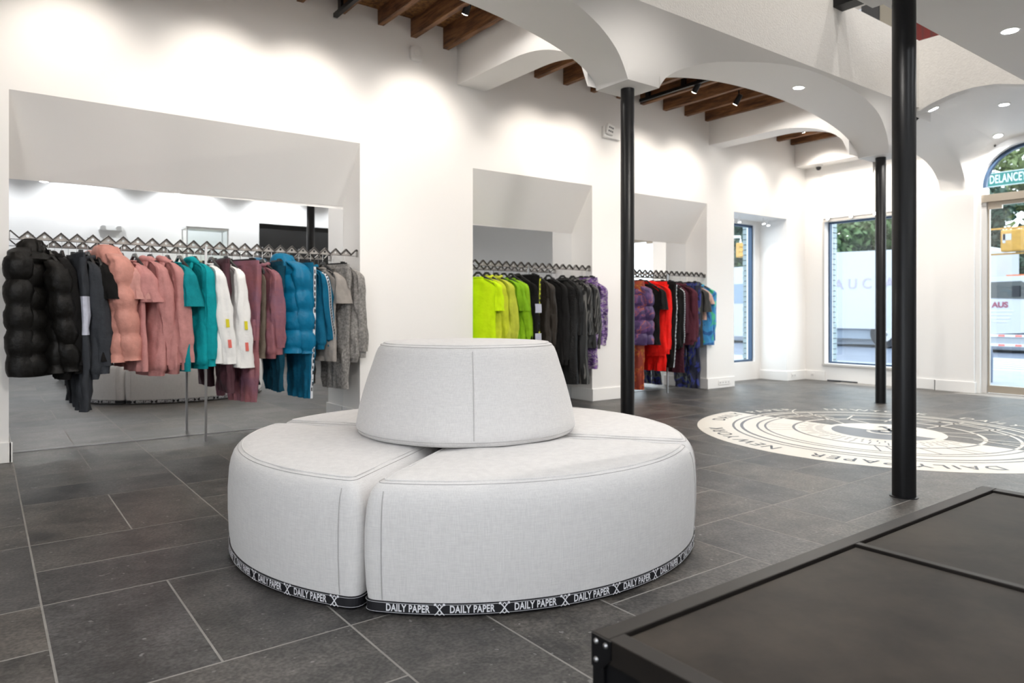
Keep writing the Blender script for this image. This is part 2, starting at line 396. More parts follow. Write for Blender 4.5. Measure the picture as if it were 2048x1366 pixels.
# vaulted ceiling over the door bay
va = MB()
def edge_z(y):
    for (ya, za), (yb, zb) in zip(ea[:-1], ea[1:]):
        if yb <= y <= ya: return za + (zb - za) * (ya - y) / (ya - yb)
    return ea[0][1] if y > ea[0][0] else ea[-1][1]
def vault_z(x, y):
    d = abs(y - DY); e = 2.36
    if d < 0.60: e = max(e, DZ + math.sqrt(0.60 ** 2 - d * d) * 0.93)
    z = 3.12 if x < 9.0 else min(e, 3.1) + (3.12 - min(e, 3.1)) * math.sqrt(max(0, 1 - ((x - 9.0) / 0.75) ** 2))
    if x < 8.1 and y < AF + 0.13: t = max(0, (x - XV) / (8.1 - XV)); t = t * t * (3 - 2 * t); z = edge_z(y) * (1 - t) + z * t
    if y > 3.3:
        t = min(1, (y - 3.3) / (A1 - 3.3)); t = t ** 1.4; zf = ell(x, 8.88, 0.875, 2.50, 0.42); z = z * (1 - t) + zf * t
    return z
def vault_patch(xs, ys): va.loft([[(x, y, vault_z(x, y)) for x in xs] for y in ys], False, False, closed=False)
vault_patch([XV + (XE - XV) * k / 60 for k in range(61)], [1.9 + (3.3 - 1.9) * k / 40 for k in range(41)])
xs = [cols_x[2] + CAP / 2 + (XE - cols_x[2] - CAP / 2) * k / 48 for k in range(49)]
vault_patch(xs, [3.3 + (A1 - 3.3) * k / 16 for k in range(17)])
for k in range(48): va.quad((xs[k], A1, vault_z(xs[k], A1)), (xs[k + 1], A1, vault_z(xs[k + 1], A1)), (xs[k + 1], A1, 3.64), (xs[k], A1, 3.64))
va.quad((XV, 3.3, 3.0), (xs[0], 3.3, 3.0), (xs[0], 3.3, 3.2), (XV, 3.3, 3.2))
struct('ceiling_vault', va, M_WALL, smooth=40)
# near slab: soffit on the camera side
sl = MB().box(XB, 4.12, 1.2, 2.01, 2.757, 3.75); sl.box(4.12, 8.5, 1.2, 1.95, 2.757, 3.75); sl.box(8.5, XE, 1.2, 1.95, 2.90, 3.75)
struct('ceiling_back', MB().box(XB, XE, YO, 1.2, 3.75, 3.9), M_WALL)
struct('ceiling_soffit', sl, M_WALL)
# gallery: floor boards over joists, ceiling, upper end wall
ce = MB().box(XB, 3.65, A1, YW, 3.69, 3.75); ce.box(3.65, 7.6, A1, YW, 3.63, 3.75); ce.box(7.6, XE, A1, YW, 3.60, 3.75)
ceiling = struct('ceiling', ce, M_BOARD)
jx = [(2.47 - 0.365 * k, 3.567) for k in range(1, 17)] + [(2.471, 3.567), (2.84, 3.553), (3.172, 3.521), (3.519, 3.49)] + [(4.634 + 0.4005 * k, 3.443) for k in range(8)] + [(7.99, 3.43), (8.34, 3.425), (8.69, 3.42), (9.04, 3.418), (9.392, 3.416)]
for x, z in jx:
    mb = MB(); wd = 0.029; n = 6
    rings = []
    for k in range(n + 1):
        y = A1 + 0.001 + (YW - 0.002 - A1) * k / n; q = lambda s: (random.random() - 0.5) * s
        rings.append([(x - wd + q(.004), y, z + q(.006)), (x + wd + q(.004), y, z + q(.006)), (x + wd + q(.004), y, 3.70), (x - wd + q(.004), y, 3.70)])
    mb.loft(rings).build('joist', M_WOOD, ceiling)
struct('ceiling_gallery', MB().box(XB, XE + 0.3, YO, 6.3, 6.2, 6.35), M_WALL)
gu = MB().box(XB, XE, AF + 0.12, A1, 3.64, 3.69); gu.box(XB, XE, A1, YW, 3.755, 3.78); gu.box(XV + .12, XE, 1.95, A1, 3.3, 3.4); gu.box(XB, XE, YW, YW + 0.2, 3.75, 6.2)
gu.box(XE, XE + 0.2, YO, YW, 3.75, 4.3); gu.box(XE, XE + 0.2, YO, 0.4, 4.3, 6.2); gu.box(XE, XE + 0.2, YO, YW, 5.2, 6.2)
struct('wall_upper', gu, M_WALL)
wu = MB()
for y in (0.4, 1.7, 3.0, 4.3, 5.4): wu.box(XE + 0.05, XE + 0.12, y, y + 0.07, 4.3, 5.2)
struct('window_3', wu, M_BLACKMETAL)
tag(MB().box(XE - 0.10, XE - 0.02, 4.62, 4.86, 3.80, 5.19).build('gallery_cabinet', mat('grey_cabinet', (0.10, 0.105, 0.11), 0.5)), 'dark grey cabinet on the upper gallery seen over the white front', 'cabinet')
tag(MB().box(XE - 0.10, XE - 0.02, 4.30, 4.61, 3.80, 5.19).build('gallery_panel', mat('cream_panel', (0.55, 0.52, 0.44), 0.5)), 'plain cream panel on the upper gallery beside the dark cabinet', 'panel')  # plain cream panel added to fill part of the bright upper opening
tag(MB().box(XE - 0.06, XE - 0.01, 3.05, 4.25, 4.05, 5.6).build('banner', mat('red_banner', (0.36, 0.045, 0.04), 0.7, col2=(0.10, 0.08, 0.08), vscale=1.3, stretch=(1, 5, 0.4))), 'red and grey banner hanging on the upper gallery end wall', 'banner')
tag(MB().box(5.87, 6.02, 2.02, AF, 3.626, 3.80).build('steel_beam', M_BLACKMETAL), 'black steel beam crossing the void above the white gallery front', 'beam')
# drywall cross beams
def cross_beam(name, xa, xb, z0, mat_=M_WALL):
    mb = MB(); prof = []
    for k in range(25):
        y = A1 + (YW - A1) * k / 24
        zz = z0 if y > 4.85 else 2.70 + (z0 - 2.70) * math.sqrt(max(0, 1 - ((4.85 - y) / (4.85 - A1)) ** 2))
        prof.append((y, zz))
    rings = [[(xa, y, z), (xb, y, z), (xb, y, 3.74), (xa, y, 3.74)] for y, z in prof]
    return struct(name, mb.loft(rings), mat_)
cross_beam('trim_1', 3.645, 3.982, 3.178)
cross_beam('trim_2', 7.49, 7.768, 3.143)
struct('trim_3', MB().box(9.475, XE, A1, YW, 3.105, 3.74), M_WALL)
cross_beam('trim_4', -0.26, 0.06, 3.2)

# mirrors
for (a, b), zt, lab in [(N1, 1.936, 'wide wall mirror behind the rail of black pink and blue clothes'), (N2, 1.898, 'wall mirror behind the rail that starts with neon green shirts'), (N3, 1.89, 'narrow wall mirror behind the rail with the red hoodie')]:
    r = thing('mirror', lab, 'mirror', ((a + b) / 2, YM, 0), 0, 'wall mirrors in the niches'); hw = (b - a) / 2 - 0.002
    MB().box(-hw, hw, 0.0, 0.008, 0.008, zt).build('mirror_glass', M_MIRROR, r)
    MB().box(-hw, hw, -0.004, 0.008, 0.0, 0.008).build('bottom_channel', M_STEEL, r)

# windows
def window(name, axis, c, a0, a1, z0, z1, fm, fw=0.035, dep=0.06):
    mb = MB()
    def bx(p0, p1, q0, q1):
        if axis == 'x': mb.box(c, c + dep, p0, p1, q0, q1)
        else: mb.box(p0, p1, c, c + dep, q0, q1)
    bx(a0, a1, z0, z0 + fw); bx(a0, a1, z1 - fw, z1); bx(a0, a0 + fw, z0 + fw, z1 - fw); bx(a1 - fw, a1, z0 + fw, z1 - fw)
    o = struct(name, mb, fm)
    g = MB()
    if axis == 'x': g.box(c + dep * .5, c + dep * .5 + 0.006, a0 + fw, a1 - fw, z0 + fw, z1 - fw)
    else: g.box(a0 + fw, a1 - fw, c + dep * .5, c + dep * .5 + 0.006, z0 + fw, z1 - fw)
    g.build('pane', M_GLASS, o)
    return o
window('window_1', 'y', 6.215, 8.072, 9.133, 0.264, 2.273, M_BLUEFRAME, 0.028)
w2 = window('window_2', 'x', XE + 0.10, W0 + 0.002, W1 - 0.002, WZ0 + 0.002, WZ1 - 0.002, M_BLUEFRAME, 0.022)
tr = MB(); e = 0.045
tr.box(XE - 0.012, XE - 0.0005, W0 - 0.01, W1 + 0.02, WZ1 - 0.005, WZ1 + 0.03); tr.box(XE - 0.012, XE - 0.0005, W1, W1 + 0.03, WZ0 - 0.005, WZ1); tr.box(XE - 0.03, XE - 0.0005, W0 - 0.01, W1 + 0.03, WZ0 - 0.03, WZ0)
struct('trim_5', tr, mat('grey_trim', (0.55, 0.53, 0.50), 0.4), bevel=0.002)

# arched door
dr = MB(); XD = XE + 0.06
fr = 0.05
dr.box(XD, XD + 0.09, DY + DR - fr, DY + DR - 0.001, 0.0, DZ); dr.box(XD, XD + 0.09, DY - DR + 0.001, DY - DR + fr, 0.0, DZ)
door = struct('door_1', dr, mat('white_jamb', (0.72, 0.70, 0.68), 0.4))
MB().box(XD - 0.02, XD + 0.10, DY - DR + 0.002, DY + DR - 0.002, 2.335, 2.425).build('transom_bar', M_DOORMETAL, door)
rim = MB()
for k in range(32):
    t0, t1 = PI * k / 32, PI * (k + 1) / 32
    q = [(DY + r * math.cos(t), DZ + r * math.sin(t)) for r, t in ((DR - 0.001, t0), (DR - 0.001, t1), (DR - 0.035, t1), (DR - 0.035, t0))]
    rim.prism(q, 'x', XD + 0.02, XD + 0.08)
rim.box(XD + 0.02, XD + 0.08, DY + DR - 0.035, DY + DR - 0.001, 2.425, DZ); rim.box(XD + 0.02, XD + 0.08, DY - DR + 0.001, DY - DR + 0.035, 2.425, DZ)
rim.build('fanlight_rim', M_BLUEFRAME, door)
gl = MB(); pts = [(DY + (DR - 0.036) * math.cos(PI * k / 32), DZ + (DR - 0.036) * math.sin(PI * k / 32)) for k in range(33)]
gl.prism([(DY + DR - 0.036, 2.426)] + pts + [(DY - DR + 0.036, 2.426)], 'x', XD + 0.045, XD + 0.051).build('fanlight_pane', M_GLASS, door)
leaf = MB(); y0, y1 = DY - DR + fr + 0.004, DY + DR - fr - 0.004
leaf.box(XD + 0.02, XD + 0.065, y0, y1, 0.012, 0.10); leaf.box(XD + 0.02, XD + 0.065, y0, y1, 2.29, 2.332)
leaf.box(XD + 0.025, XD + 0.06, y1 - 0.02, y1, 0.10, 2.29); leaf.box(XD + 0.025, XD + 0.06, y0, y0 + 0.02, 0.10, 2.29)
lo = leaf.build('door_leaf', M_DOORMETAL, door)
MB().box(XD + 0.035, XD + 0.045, y0 + 0.02, y1 - 0.02, 0.10, 2.29).build('door_pane', M_GLASS, lo)
MB().box(XD + 0.0, XD + 0.03, y1 - 0.16, y1 - 0.01, 2.245, 2.29).build('top_pivot', M_DOORMETAL, lo)
MB().tube([(XD - 0.02, y0 + 0.12, 0.75), (XD - 0.02, y0 + 0.12, 1.35)], 0.014).build('pull_handle', M_STEEL, lo)

# columns
def column(px, y, ztop, r, lab):
    t = thing('column', lab, 'column', (px, y, 0), 0, 'black round columns')
    MB().lathe([(r, 0.0), (r, ztop - 0.09), (r * 0.985, ztop - 0.088), (r * 0.985, ztop)], n=40).build('shaft', M_BLACKMETAL, t, smooth=True)
    MB().lathe([(r + 0.012, 0.0), (r + 0.012, 0.004), (r + 0.002, 0.006)], n=40).build('base_ring', M_BLACKMETAL, t, smooth=True)
column(3.90, 3.738, 2.68, 0.052, 'black round column behind the round sofa under a square white capital')
column(7.845, 3.738, 2.68, 0.053, 'farther black round column standing in front of the end window')
column(3.985, 1.775, 2.757, 0.0585, 'tall black round column nearest the camera beside the floor medallion')
column(-0.05, 3.738, 2.68, 0.052, 'black round column just outside the left edge of the view')
# ------------------------------------------------------------------ lamps of the place and added fill lamps
def track_head(loc, aim, lab, watts=WASH, size=80, blend=0.95, top=3.62):
    t = thing('track_spotlight', lab, 'spotlight', loc, 0, 'black track spotlights between the joists')
    d = (Vector(aim) - Vector(loc)).normalized()
    a, b = d * -0.10, d * 0.02
    MB().tube([a, a * 0.5, b], [0.026, 0.030, 0.032], 14).build('lamp_body', M_BLACKMETAL, t, smooth=True)
    MB().tube([b * 0.999, b * 1.15], 0.026, 14).build('lens', M_LAMP, t)
    MB().tube([a * 0.6, (a.x * 0.6, a.y * 0.6, top - loc[2])], 0.007, 8).build('stem', M_BLACKMETAL, t)
    l = spot(tuple(Vector(loc) + d * 0.045), aim, watts, size, blend, WARM, 0.05, name='spot_lamp')
    return t
wash = [(130, 'at the far left end of the room'), (440, 'second from the left end'), (610, 'third from the left end'), (835, 'above the pillar between the first two niches'), (1062, 'aimed over the left half of the second niche'), (1140, 'aimed over the right half of the second niche'), (1278, 'aimed over the left half of the third niche'), (1360, 'aimed over the right half of the third niche'), (1500, 'aimed above the side window')]
for px, where in wash:
    x = onY(px, 200, YW).x
    z = 3.50 if x < 3.64 else (3.40 if x < 7.6 else 3.36)
    track_head((x, 4.93, z), (x, YW, z - 1.05), 'black track spotlight between ceiling joists ' + where, top=3.66 if x < 3.64 else 3.6)
for x, y, where in ((1.2, 4.4, 'above the left rail'), (3.0, 4.4, 'left of the first white beam'), (5.25, 4.4, 'behind the big arch, left one'), (6.85, 4.4, 'behind the big arch, right one'), (8.72, 4.6, 'in the far corner bay')):  # unseen wide lamps added behind the arches to fill the joist bays
    z = 3.46 if x < 3.6 else 3.36
    t = thing('bay_fill_flood', 'added black fill lamp under the joists ' + where, 'fill light', (x, y, z), 0, 'added fill lamps under the joists')
    MB().tube([(0, 0, 0.09), (0, 0, 0.0)], [0.026, 0.034], 14).build('lamp_body', M_BLACKMETAL, t, smooth=True); MB().tube([(0, 0, -0.001), (0, 0, -0.004)], 0.03, 14).build('lens', M_LAMP, t); MB().tube([(0, 0, 0.09), (0, 0, 0.24)], 0.007, 8).build('stem', M_BLACKMETAL, t)
    spot((x, y, z - 0.03), (x, y, 0), BAY_FILL, 172, 0.25, NEUT, 0.06, name='bay_fill_lamp')
for y, where in ((5.25, 'left part of the end wall'), (4.45, 'right part of the end wall')):
    track_head((8.86, y, 3.44), (XE, y, 2.0), 'black track spotlight aimed at the ' + where, WASH * 1.9, 95, 0.9, top=3.6)
for x, y0, y1, lab in [(2.40, 4.2, 5.70, 'black lighting track beside the leftmost visible joist'), (6.16, 4.1, 5.70, 'black lighting track running along a joist right of the first column')]:
    t = thing('lighting_track', lab, 'track', (x, (y0 + y1) / 2, 3.50 if x < 3 else 3.45), 0, 'lighting tracks'); h = (y1 - y0) / 2
    MB().box(-0.018, 0.018, -h, h, 0.0, 0.035).build('track_channel', M_BLACKMETAL, t)
    for y in (-h * .8, h * .2, h * .85): MB().box(-0.012, 0.012, y - 0.03, y + 0.03, 0.035, 0.15).build('hanger_clip', M_BLACKMETAL, t)
def downlight(x, y, z, lab, watts, r=0.045, col=NEUT, size=140, nrm=(0, 0, -1)):
    t = thing('downlight', lab, 'downlight', (x, y, z), 0, 'recessed round downlights')
    t.rotation_euler = Vector(nrm).to_track_quat('-Z', 'Y').to_euler()
    MB().lathe([(r + 0.012, -0.003), (r + 0.012, 0.012), (r, 0.012), (r, -0.003)], n=28).build('trim_ring', M_CHROMEW, t)
    MB().lathe([(r - 0.001, -0.0045), (r - 0.001, 0.001)], n=28).build('lens', M_LAMPC, t)
    spot((x + nrm[0] * 0.06, y + nrm[1] * 0.06, z + nrm[2] * 0.06), (x + nrm[0] * .3, y + nrm[1] * .3, z - 1), watts, size, 0.5, col, 0.03, name='downlight_lamp')
downlight(5.14, 1.655, 2.757, 'round downlight in the low ceiling at the upper right corner', HALL * 0.45)
def project(P):
    q = Vector(P) - CAM; d = q.dot(VX); return (1024 + F * q.dot(RX) / d, HOR - F * q.z / d)
def soffit(X, t):
    i = max(0, min(len(NP2) - 2, next((j for j in range(len(NP2) - 1) if X <= NP2[j + 1][0]), len(NP2) - 2))); (x0, z0), (x1, z1) = NP2[i], NP2[i + 1]
    N = Vector(cove(X, z0 + (z1 - z0) * (X - x0) / (x1 - x0))); return N.lerp(Vector((X, A1, ell(X, (XA2 + XB2) / 2, (XB2 - XA2) / 2, 2.68, 0.385))), t)
def vault_pt(x, y): return Vector((x, y, vault_z(x, y)))
def fit_light(fn, us, vs, px, py):
    best = min(((u, v) for u in us for v in vs), key=lambda q: (project(fn(*q))[0] - px) ** 2 + (project(fn(*q))[1] - py) ** 2)
    P = fn(*best); du = fn(best[0] + .02, best[1]) - P; dv = fn(best[0], best[1] + .02) - P; n = du.cross(dv).normalized()
    return P, (n if n.z < 0 else -n)
rng = lambda a, b, n: [a + (b - a) * k / n for k in range(n + 1)]
for px, py, fn, us, vs, lab, w_ in ((1598, 174, soffit, rng(5.2, 7.2, 100), rng(.05, .95, 45), 'round downlight in the underside of the big arch', DOWN * 1.5), (1866, 217, vault_pt, rng(7.55, 9.6, 100), rng(2.0, 3.85, 90), 'round downlight on the vault right beside the tall column', DOWN), (2008, 209, vault_pt, rng(7.55, 9.6, 100), rng(2.0, 3.85, 90), 'round downlight in the middle of the vault over the door', DOWN), (1997, 272, vault_pt, rng(7.55, 9.6, 100), rng(2.0, 3.85, 90), 'lowest round downlight on the vault just above the arched door', DOWN)):
    P, nr = fit_light(fn, us, vs, px, py)
    downlight(P.x + nr.x * .004, P.y + nr.y * .004, P.z + nr.z * .004, lab, w_, nrm=tuple(nr))
downlight(2.25, 3.738, 3.115, 'round downlight in the underside of the left arch', DOWN * 2.6)
k = 0
for y in (1.655, -0.2, -2.75):  # unseen downlights added as general fill for the hall
    for x in (-2.2, -0.4, 1.5, 3.3, 5.14, 7.0):
        if (x, y) == (5.14, 1.655): continue
        k += 1
        downlight(x, y, 2.757 if y > 1.2 else 3.75, 'added fill downlight in the ceiling behind the camera' if y < 1.2 else 'added fill downlight in the low ceiling above the dark table', {1.655: 0.12, -0.2: 0.28, -2.75: 1.0}[y] * HALL, col=NEUT if y > 1.2 else COOL)
for x in (1.6, 3.9, 5.4, 6.8):  # unseen lamps added to brighten the plaster gallery front
    downlight(x, 2.15, 6.2, 'added fill downlight high in the gallery ceiling', UPPER if x > 2 else UPPER * 0.25, r=0.07)

# fill spots added under the low ceiling edge, turned to the merchandise wall
for x, where in ((-1.2, 'far left'), (0.6, 'left of the sofa'), (2.1, 'over the sofa'), (3.4, 'left of the near column'), (6.7, 'near the vault')):
    t = thing('wall_fill_spot', 'added white fill spot turned to the clothes wall, ' + where, 'spotlight', (x, 1.84, 2.757), 0, 'added ceiling fill spots')
    MB().lathe([(0.05, 0.0), (0.05, -0.012), (0.035, -0.014)], n=24).build('mount', M_CHROMEW, t)
    MB().tube([(0, -0.02, -0.02), (0, 0.03, -0.05)], [0.035, 0.04], 16).build('lamp_body', M_CHROMEW, t, smooth=True)
    MB().tube([(0, 0.0305, -0.0503), (0, 0.032, -0.0512)], 0.034, 16).build('lens', M_LAMP, t)
    spot((x, 1.89, 2.695), (x + 0.4, YW, 1.35), SPOTW, 74, 0.95, NEUT, 0.12, name='spot_lamp')

# ------------------------------------------------------------------ round sofa
SX, SY, SR, SZ = 1.835, 2.80, 1.045, 0.44
M_TAPE = mat('black_woven_tape', (0.008, 0.008, 0.011), 0.55)
M_TAPEW = mat('white_woven_letters', (0.75, 0.75, 0.78), 0.6)
M_SEAM = mat('seam_thread', (0.47, 0.455, 0.45), 0.9)
def sector_loop(d, gap=0.007, r0=0.28, R=SR, cr=0.05):
    """closed plan outline of a quarter module inset by d (angles 0..90 deg around the sofa centre)"""
    Ro, Ri, g = R - d, r0 + d, gap + d
    c = max(0.012, cr - d * 0.5); pts = []
    a0 = math.asin(g / Ro); a1 = PI / 2 - a0
    ac = c / Ro
    def P(r, a): return Vector((r * math.cos(a), r * math.sin(a)))
    def corner(p, q, s, n=7): return [p * (1 - t) ** 2 + q * 2 * t * (1 - t) + s * t * t for t in [k / n for k in range(n + 1)]]
    pts += corner(P(Ro, a0) + Vector((-c, 0)), P(Ro, a0), P(Ro, a0 + ac))
    pts += [P(Ro, a0 + ac + (a1 - a0 - 2 * ac) * k / 40) for k in range(1, 40)]
    pts += corner(P(Ro, a1 - ac), P(Ro, a1), P(Ro, a1) + Vector((0, -c)))
    b0 = math.asin(min(0.9, g / Ri)); b1 = PI / 2 - b0
    e = P(Ri, b1); s = P(Ro, a1) + Vector((0, -c))
    pts += [s.lerp(e, k / 10) for k in range(1, 10)]
    pts += [P(Ri, b1 + (b0 - b1) * k / 12) for k in range(13)]
    s, e = P(Ri, b0), P(Ro, a0) + Vector((-c, 0))
    pts += [s.lerp(e, k / 10) for k in range(1, 10)]
    return pts
TXT, TXTF = text_mesh('DAILY PAPER', 0.033, 0.0010, 0, 1.06)
TXT = [(p[0] * 0.150 / (2 * max(q[0] for q in TXT)), p[1], p[2]) for p in TXT]
TXW = max(p[0] for p in TXT) - min(p[0] for p in TXT)
def emblem(h):
    """white crossed-spears-and-shield mark as flat strokes, height h"""
    v, f = [], []
    def stroke(pts, w):
        n0 = len(v); m = len(pts)
        for k, p in enumerate(pts):
            t = Vector(pts[min(k + 1, m - 1)]) - Vector(pts[max(k - 1, 0)]); t.normalize(); n = Vector((-t.y, t.x)) * (w / 2)
            v.append((p[0] + n.x, p[1] + n.y, 0)); v.append((p[0] - n.x, p[1] - n.y, 0))
        for k in range(m - 1): f.append((n0 + 2 * k, n0 + 2 * k + 1, n0 + 2 * k + 3, n0 + 2 * k + 2))
    w = h * 0.085
    for s in (-1, 1):
        stroke([(s * h * .46, h * .5), (s * h * .16, h * .2), (-s * h * .12, -h * .18), (-s * h * .44, -h * .5)], w)
        stroke([(0, h * .5), (s * h * .17, h * .28), (0, h * .03), (s * h * .19, -h * .2), (s * h * .12, -h * .4), (0, -h * .5)], w * .9)
        stroke([(s * h * .30, h * .5), (s * h * .46, h * .5)], w * 1.2); stroke([(s * h * .46, h * .34), (s * h * .46, h * .52)], w * 1.2)
    return v, f
EMB, EMBF = emblem(0.036)
names = ['front left', 'front right', 'rear right', 'rear left']
labs = ['light grey linen sofa quarter at the left with lettered black tape at its foot', 'light grey linen sofa quarter facing the camera with lettered black tape at its foot', 'light grey sofa quarter at the far right behind the cone backrest', 'light grey sofa quarter at the rear left nearest the pink clothes']
for qi, (ang, lab) in enumerate(zip((127, 217, 307, 37), labs)):
    t = thing('sofa_module', lab, 'sofa', (SX, SY, 0), math.radians(ang), 'quarter modules of the round sofa')
    prof = [(0.010, 0.004), (0.004, 0.02), (0.003, 0.052), (-0.002, 0.09), (-0.006, 0.18), (-0.006, 0.27), (-0.001, 0.345), (0.005, 0.378), (0.015, 0.405), (0.030, 0.424), (0.052, 0.435), (0.10, 0.441), (0.16, 0.445), (0.22, 0.447)]
    rings = [[(p.x, p.y, z + (0.003 * math.sin(p.x * 23) * math.sin(p.y * 19) if z > 0.43 else 0)) for p in sector_loop(d)] for d, z in prof]
    MB().loft(rings).build('cushion', M_LINEN, t, smooth=60)
    lp = [(p.x, p.y, 0.4345) for p in sector_loop(0.050)]
    MB().tube(lp, 0.0032, 6, closed=True).build('piping', M_LINEN, t, smooth=True)
    lp2 = [(p.x, p.y, 0.4275) for p in sector_loop(0.0345)]
    MB().tube(lp2, 0.0012, 5, closed=True).build('stitch_line', M_SEAM, t)
    for ca in (0.075, PI / 2 - 0.075):
        MB().tube([((SR + 0.002 - d) * math.cos(ca), (SR + 0.002 - d) * math.sin(ca), z) for d, z in prof[2:9]], 0.0014, 5).build('corner_seam', M_SEAM, t)
    # woven tape
        tp = MB(); r0 = [(p.x, p.y, 0.004) for p in sector_loop(0.0075)]; r1 = [(p.x, p.y, 0.012) for p in sector_loop(0.0)]; r2 = [(p.x, p.y, 0.047) for p in sector_loop(-0.0012)]; r3 = [(p.x, p.y, 0.0485) for p in sector_loop(0.004)]
    to = tp.loft([r0, r1, r2, r3], False, False).build('tape', M_TAPE, t)
    edge = MB()
    for z, d in ((0.0445, -0.0022), (0.0135, -0.0012)): edge.tube([(p.x, p.y, z) for p in sector_loop(d)], 0.0006, 4, closed=True)
    edge.build('tape_edge_line', M_TAPEW, to)
    let = MB(); RR = SR + 0.0022; pitch = 0.2125
    n = int((PI / 2 * RR) / pitch) + 1; off = 0.06
    for k in range(n + 1):
        c = off + k * pitch
        for VV, FF, cc in ((TXT, TXTF, c + pitch * 0.5), (EMB, EMBF, c)):
            lo, hi = cc - (TXW / 2 if VV is TXT else 0.02), cc + (TXW / 2 if VV is TXT else 0.02)
            if lo < 0.05 or hi > PI / 2 * RR - 0.05: continue
            i0 = len(let.v)
            for p in VV:
                a = (cc + p[0]) / RR
                let.v.append((RR * math.cos(a), RR * math.sin(a), 0.029 + p[1]))
            let.f += [tuple(i0 + q for q in f) for f in FF]
    let.build('tape_lettering', M_TAPEW, to)
# cone backrest
t = thing('round_bolster', 'light grey linen truncated cone bolster standing on the middle of the round sofa', 'bolster', (SX, SY, 0.4475))
prof = [(0.485, 0.0), (0.500, 0.006), (0.510, 0.03), (0.506, 0.06), (0.497, 0.11), (0.480, 0.18), (0.460, 0.25), (0.440, 0.31), (0.424, 0.36), (0.413, 0.385), (0.398, 0.403), (0.380, 0.410), (0.30, 0.4155), (0.15, 0.419), (0.02, 0.42)]
cb = MB(); cb.lathe(prof, n=96)
for i, p in enumerate(cb.v):   # slight cloth unevenness
    a = math.atan2(p[1], p[0]); s = 1 + 0.004 * math.sin(5 * a + p[2] * 9) + 0.003 * math.sin(11 * a + 3)
    cb.v[i] = (p[0] * s, p[1] * s, p[2])
cb.build('cushion', M_LINEN, t, smooth=60)
def circ(r, z, n=96): return [(r * math.cos(2 * PI * k / n), r * math.sin(2 * PI * k / n), z) for k in range(n)]
MB().tube(circ(0.386, 0.4085), 0.003, 6, closed=True).build('piping', M_LINEN, t, smooth=True)
MB().tube(circ(0.403, 0.400), 0.0012, 5, closed=True).build('stitch_line', M_SEAM, t)
MB().tube(circ(0.5085, 0.022), 0.0016, 5, closed=True).build('base_seam', M_SEAM, t)
sa = math.radians(236 + 4)
MB().tube([((r + 0.0022) * math.cos(sa), (r + 0.0022) * math.sin(sa), z) for r, z in prof[2:10]], 0.0011, 5).build('vertical_seam', M_SEAM, t)

# ------------------------------------------------------------------ floor medallion
MX, MY, MR = 5.98, 2.82, 1.50
med = thing('floor_medallion', 'round cream and grey inlaid medallion with lettered rim in the floor', 'floor inlay', (MX, MY, 0.0))
def flat(polys, name, m, z, par=med):
    mb = MB()
    for p in polys: mb.poly([(x, y, z) for x, y in p])
    o = mb.build(name, m, par)
    return o
def pt(r, deg): a = math.radians(deg); return (r * math.cos(a), r * math.sin(a))
hd = MB(); hd.prism([pt(MR, 90 + 180 * k / 72) for k in range(73)], 'z', 0.0002, 0.0012); hd.build('cream_half', M_CREAM, med)
def ringpolys(r, w, a0, a1, n=60, c=(0, 0)):
    out = []
    for k in range(n):
        t0, t1 = a0 + (a1 - a0) * k / n, a0 + (a1 - a0) * (k + 1) / n
        q = [pt(r - w / 2, t0), pt(r + w / 2, t0), pt(r + w / 2, t1), pt(r - w / 2, t1)]
        out.append([(x + c[0], y + c[1]) for x, y in q])
    return out
dk, cr = [], []
for r, w_ in ((1.195, .020), (1.125, .026), (0.995, .018), (0.93, .018), (0.70, .022)):
    dk += ringpolys(r, w_, 90, 270); cr += ringpolys(r, w_ * 1.3, -90, 90)
def seg(p, q, w):
    d = Vector((q[0] - p[0], q[1] - p[1])); d.normalize(); n = (-d.y * w / 2, d.x * w / 2)
    return [(p[0] + n[0], p[1] + n[1]), (q[0] + n[0], q[1] + n[1]), (q[0] - n[0], q[1] - n[1]), (p[0] - n[0], p[1] - n[1])]
for a in range(98, 268, 6):
    dk.append(seg(pt(0.47, a), pt(0.53, a), 0.012)); dk.append(seg(pt(0.55, a + 2), pt(0.60 + 0.03 * (a % 4), a + 2), 0.010))
for a in (200, 206, 213, 224, 240, 246): dk.append(seg(pt(0.71, a), pt(0.925, a + 4), 0.012))
for a in (112, 118, 126, 134): dk.append(seg(pt(0.72, a), pt(0.92, a + 1), 0.006))
for p, q in [(pt(.45, 70), pt(1.1, 62)), (pt(.45, 40), pt(.72, 50)), (pt(.72, 50), pt(1.0, 40)), (pt(.45, 5), pt(.68, 12)), (pt(.68, 12), pt(.95, -4)), (pt(.95, -4), pt(1.12, -20)), (pt(.45, -40), pt(1.1, -48)), (pt(.45, -62), pt(1.1, -70)), (pt(.62, -70), pt(.93, -82)), (pt(.72, -36), pt(1.1, -30)), (pt(.9, 78), pt(1.1, 84)), (pt(.6, 25), pt(1.12, 18)), (pt(.5, -15), pt(1.1, -10)), (pt(.75, 62), pt(.88, 66)), (pt(.77, 58), pt(.9, 61))]: cr.append(seg(p, q, 0.018))
cr += ringpolys(0.38, 0.016, 200, 340, 40, (0.55, -0.65)); cr += ringpolys(0.5, 0.014, 100, 200, 40, (0.75, 0.7))
flat(dk, 'slate_line', M_INK, 0.0018)['kind'] = 'stuff'; flat(cr, 'cream_line', M_CREAM, 0.0018)['kind'] = 'stuff'
flat(ringpolys(0.425, 0.05, 0, 360, 96), 'cream_ring', M_CREAM, 0.0022)
flat([[pt(0.40, 90 + 180 * k / 48) for k in range(49)]], 'slate_half_circle', M_INK, 0.0024)
flat([[pt(0.40, -90 + 180 * k / 48) for k in range(49)]], 'cream_half_circle', M_CREAM, 0.0026)
flat(ringpolys(0.12, 0.03, 0, 360, 40), 'hub_ring', M_CREAM, 0.003)
v, f = emblem(0.30)
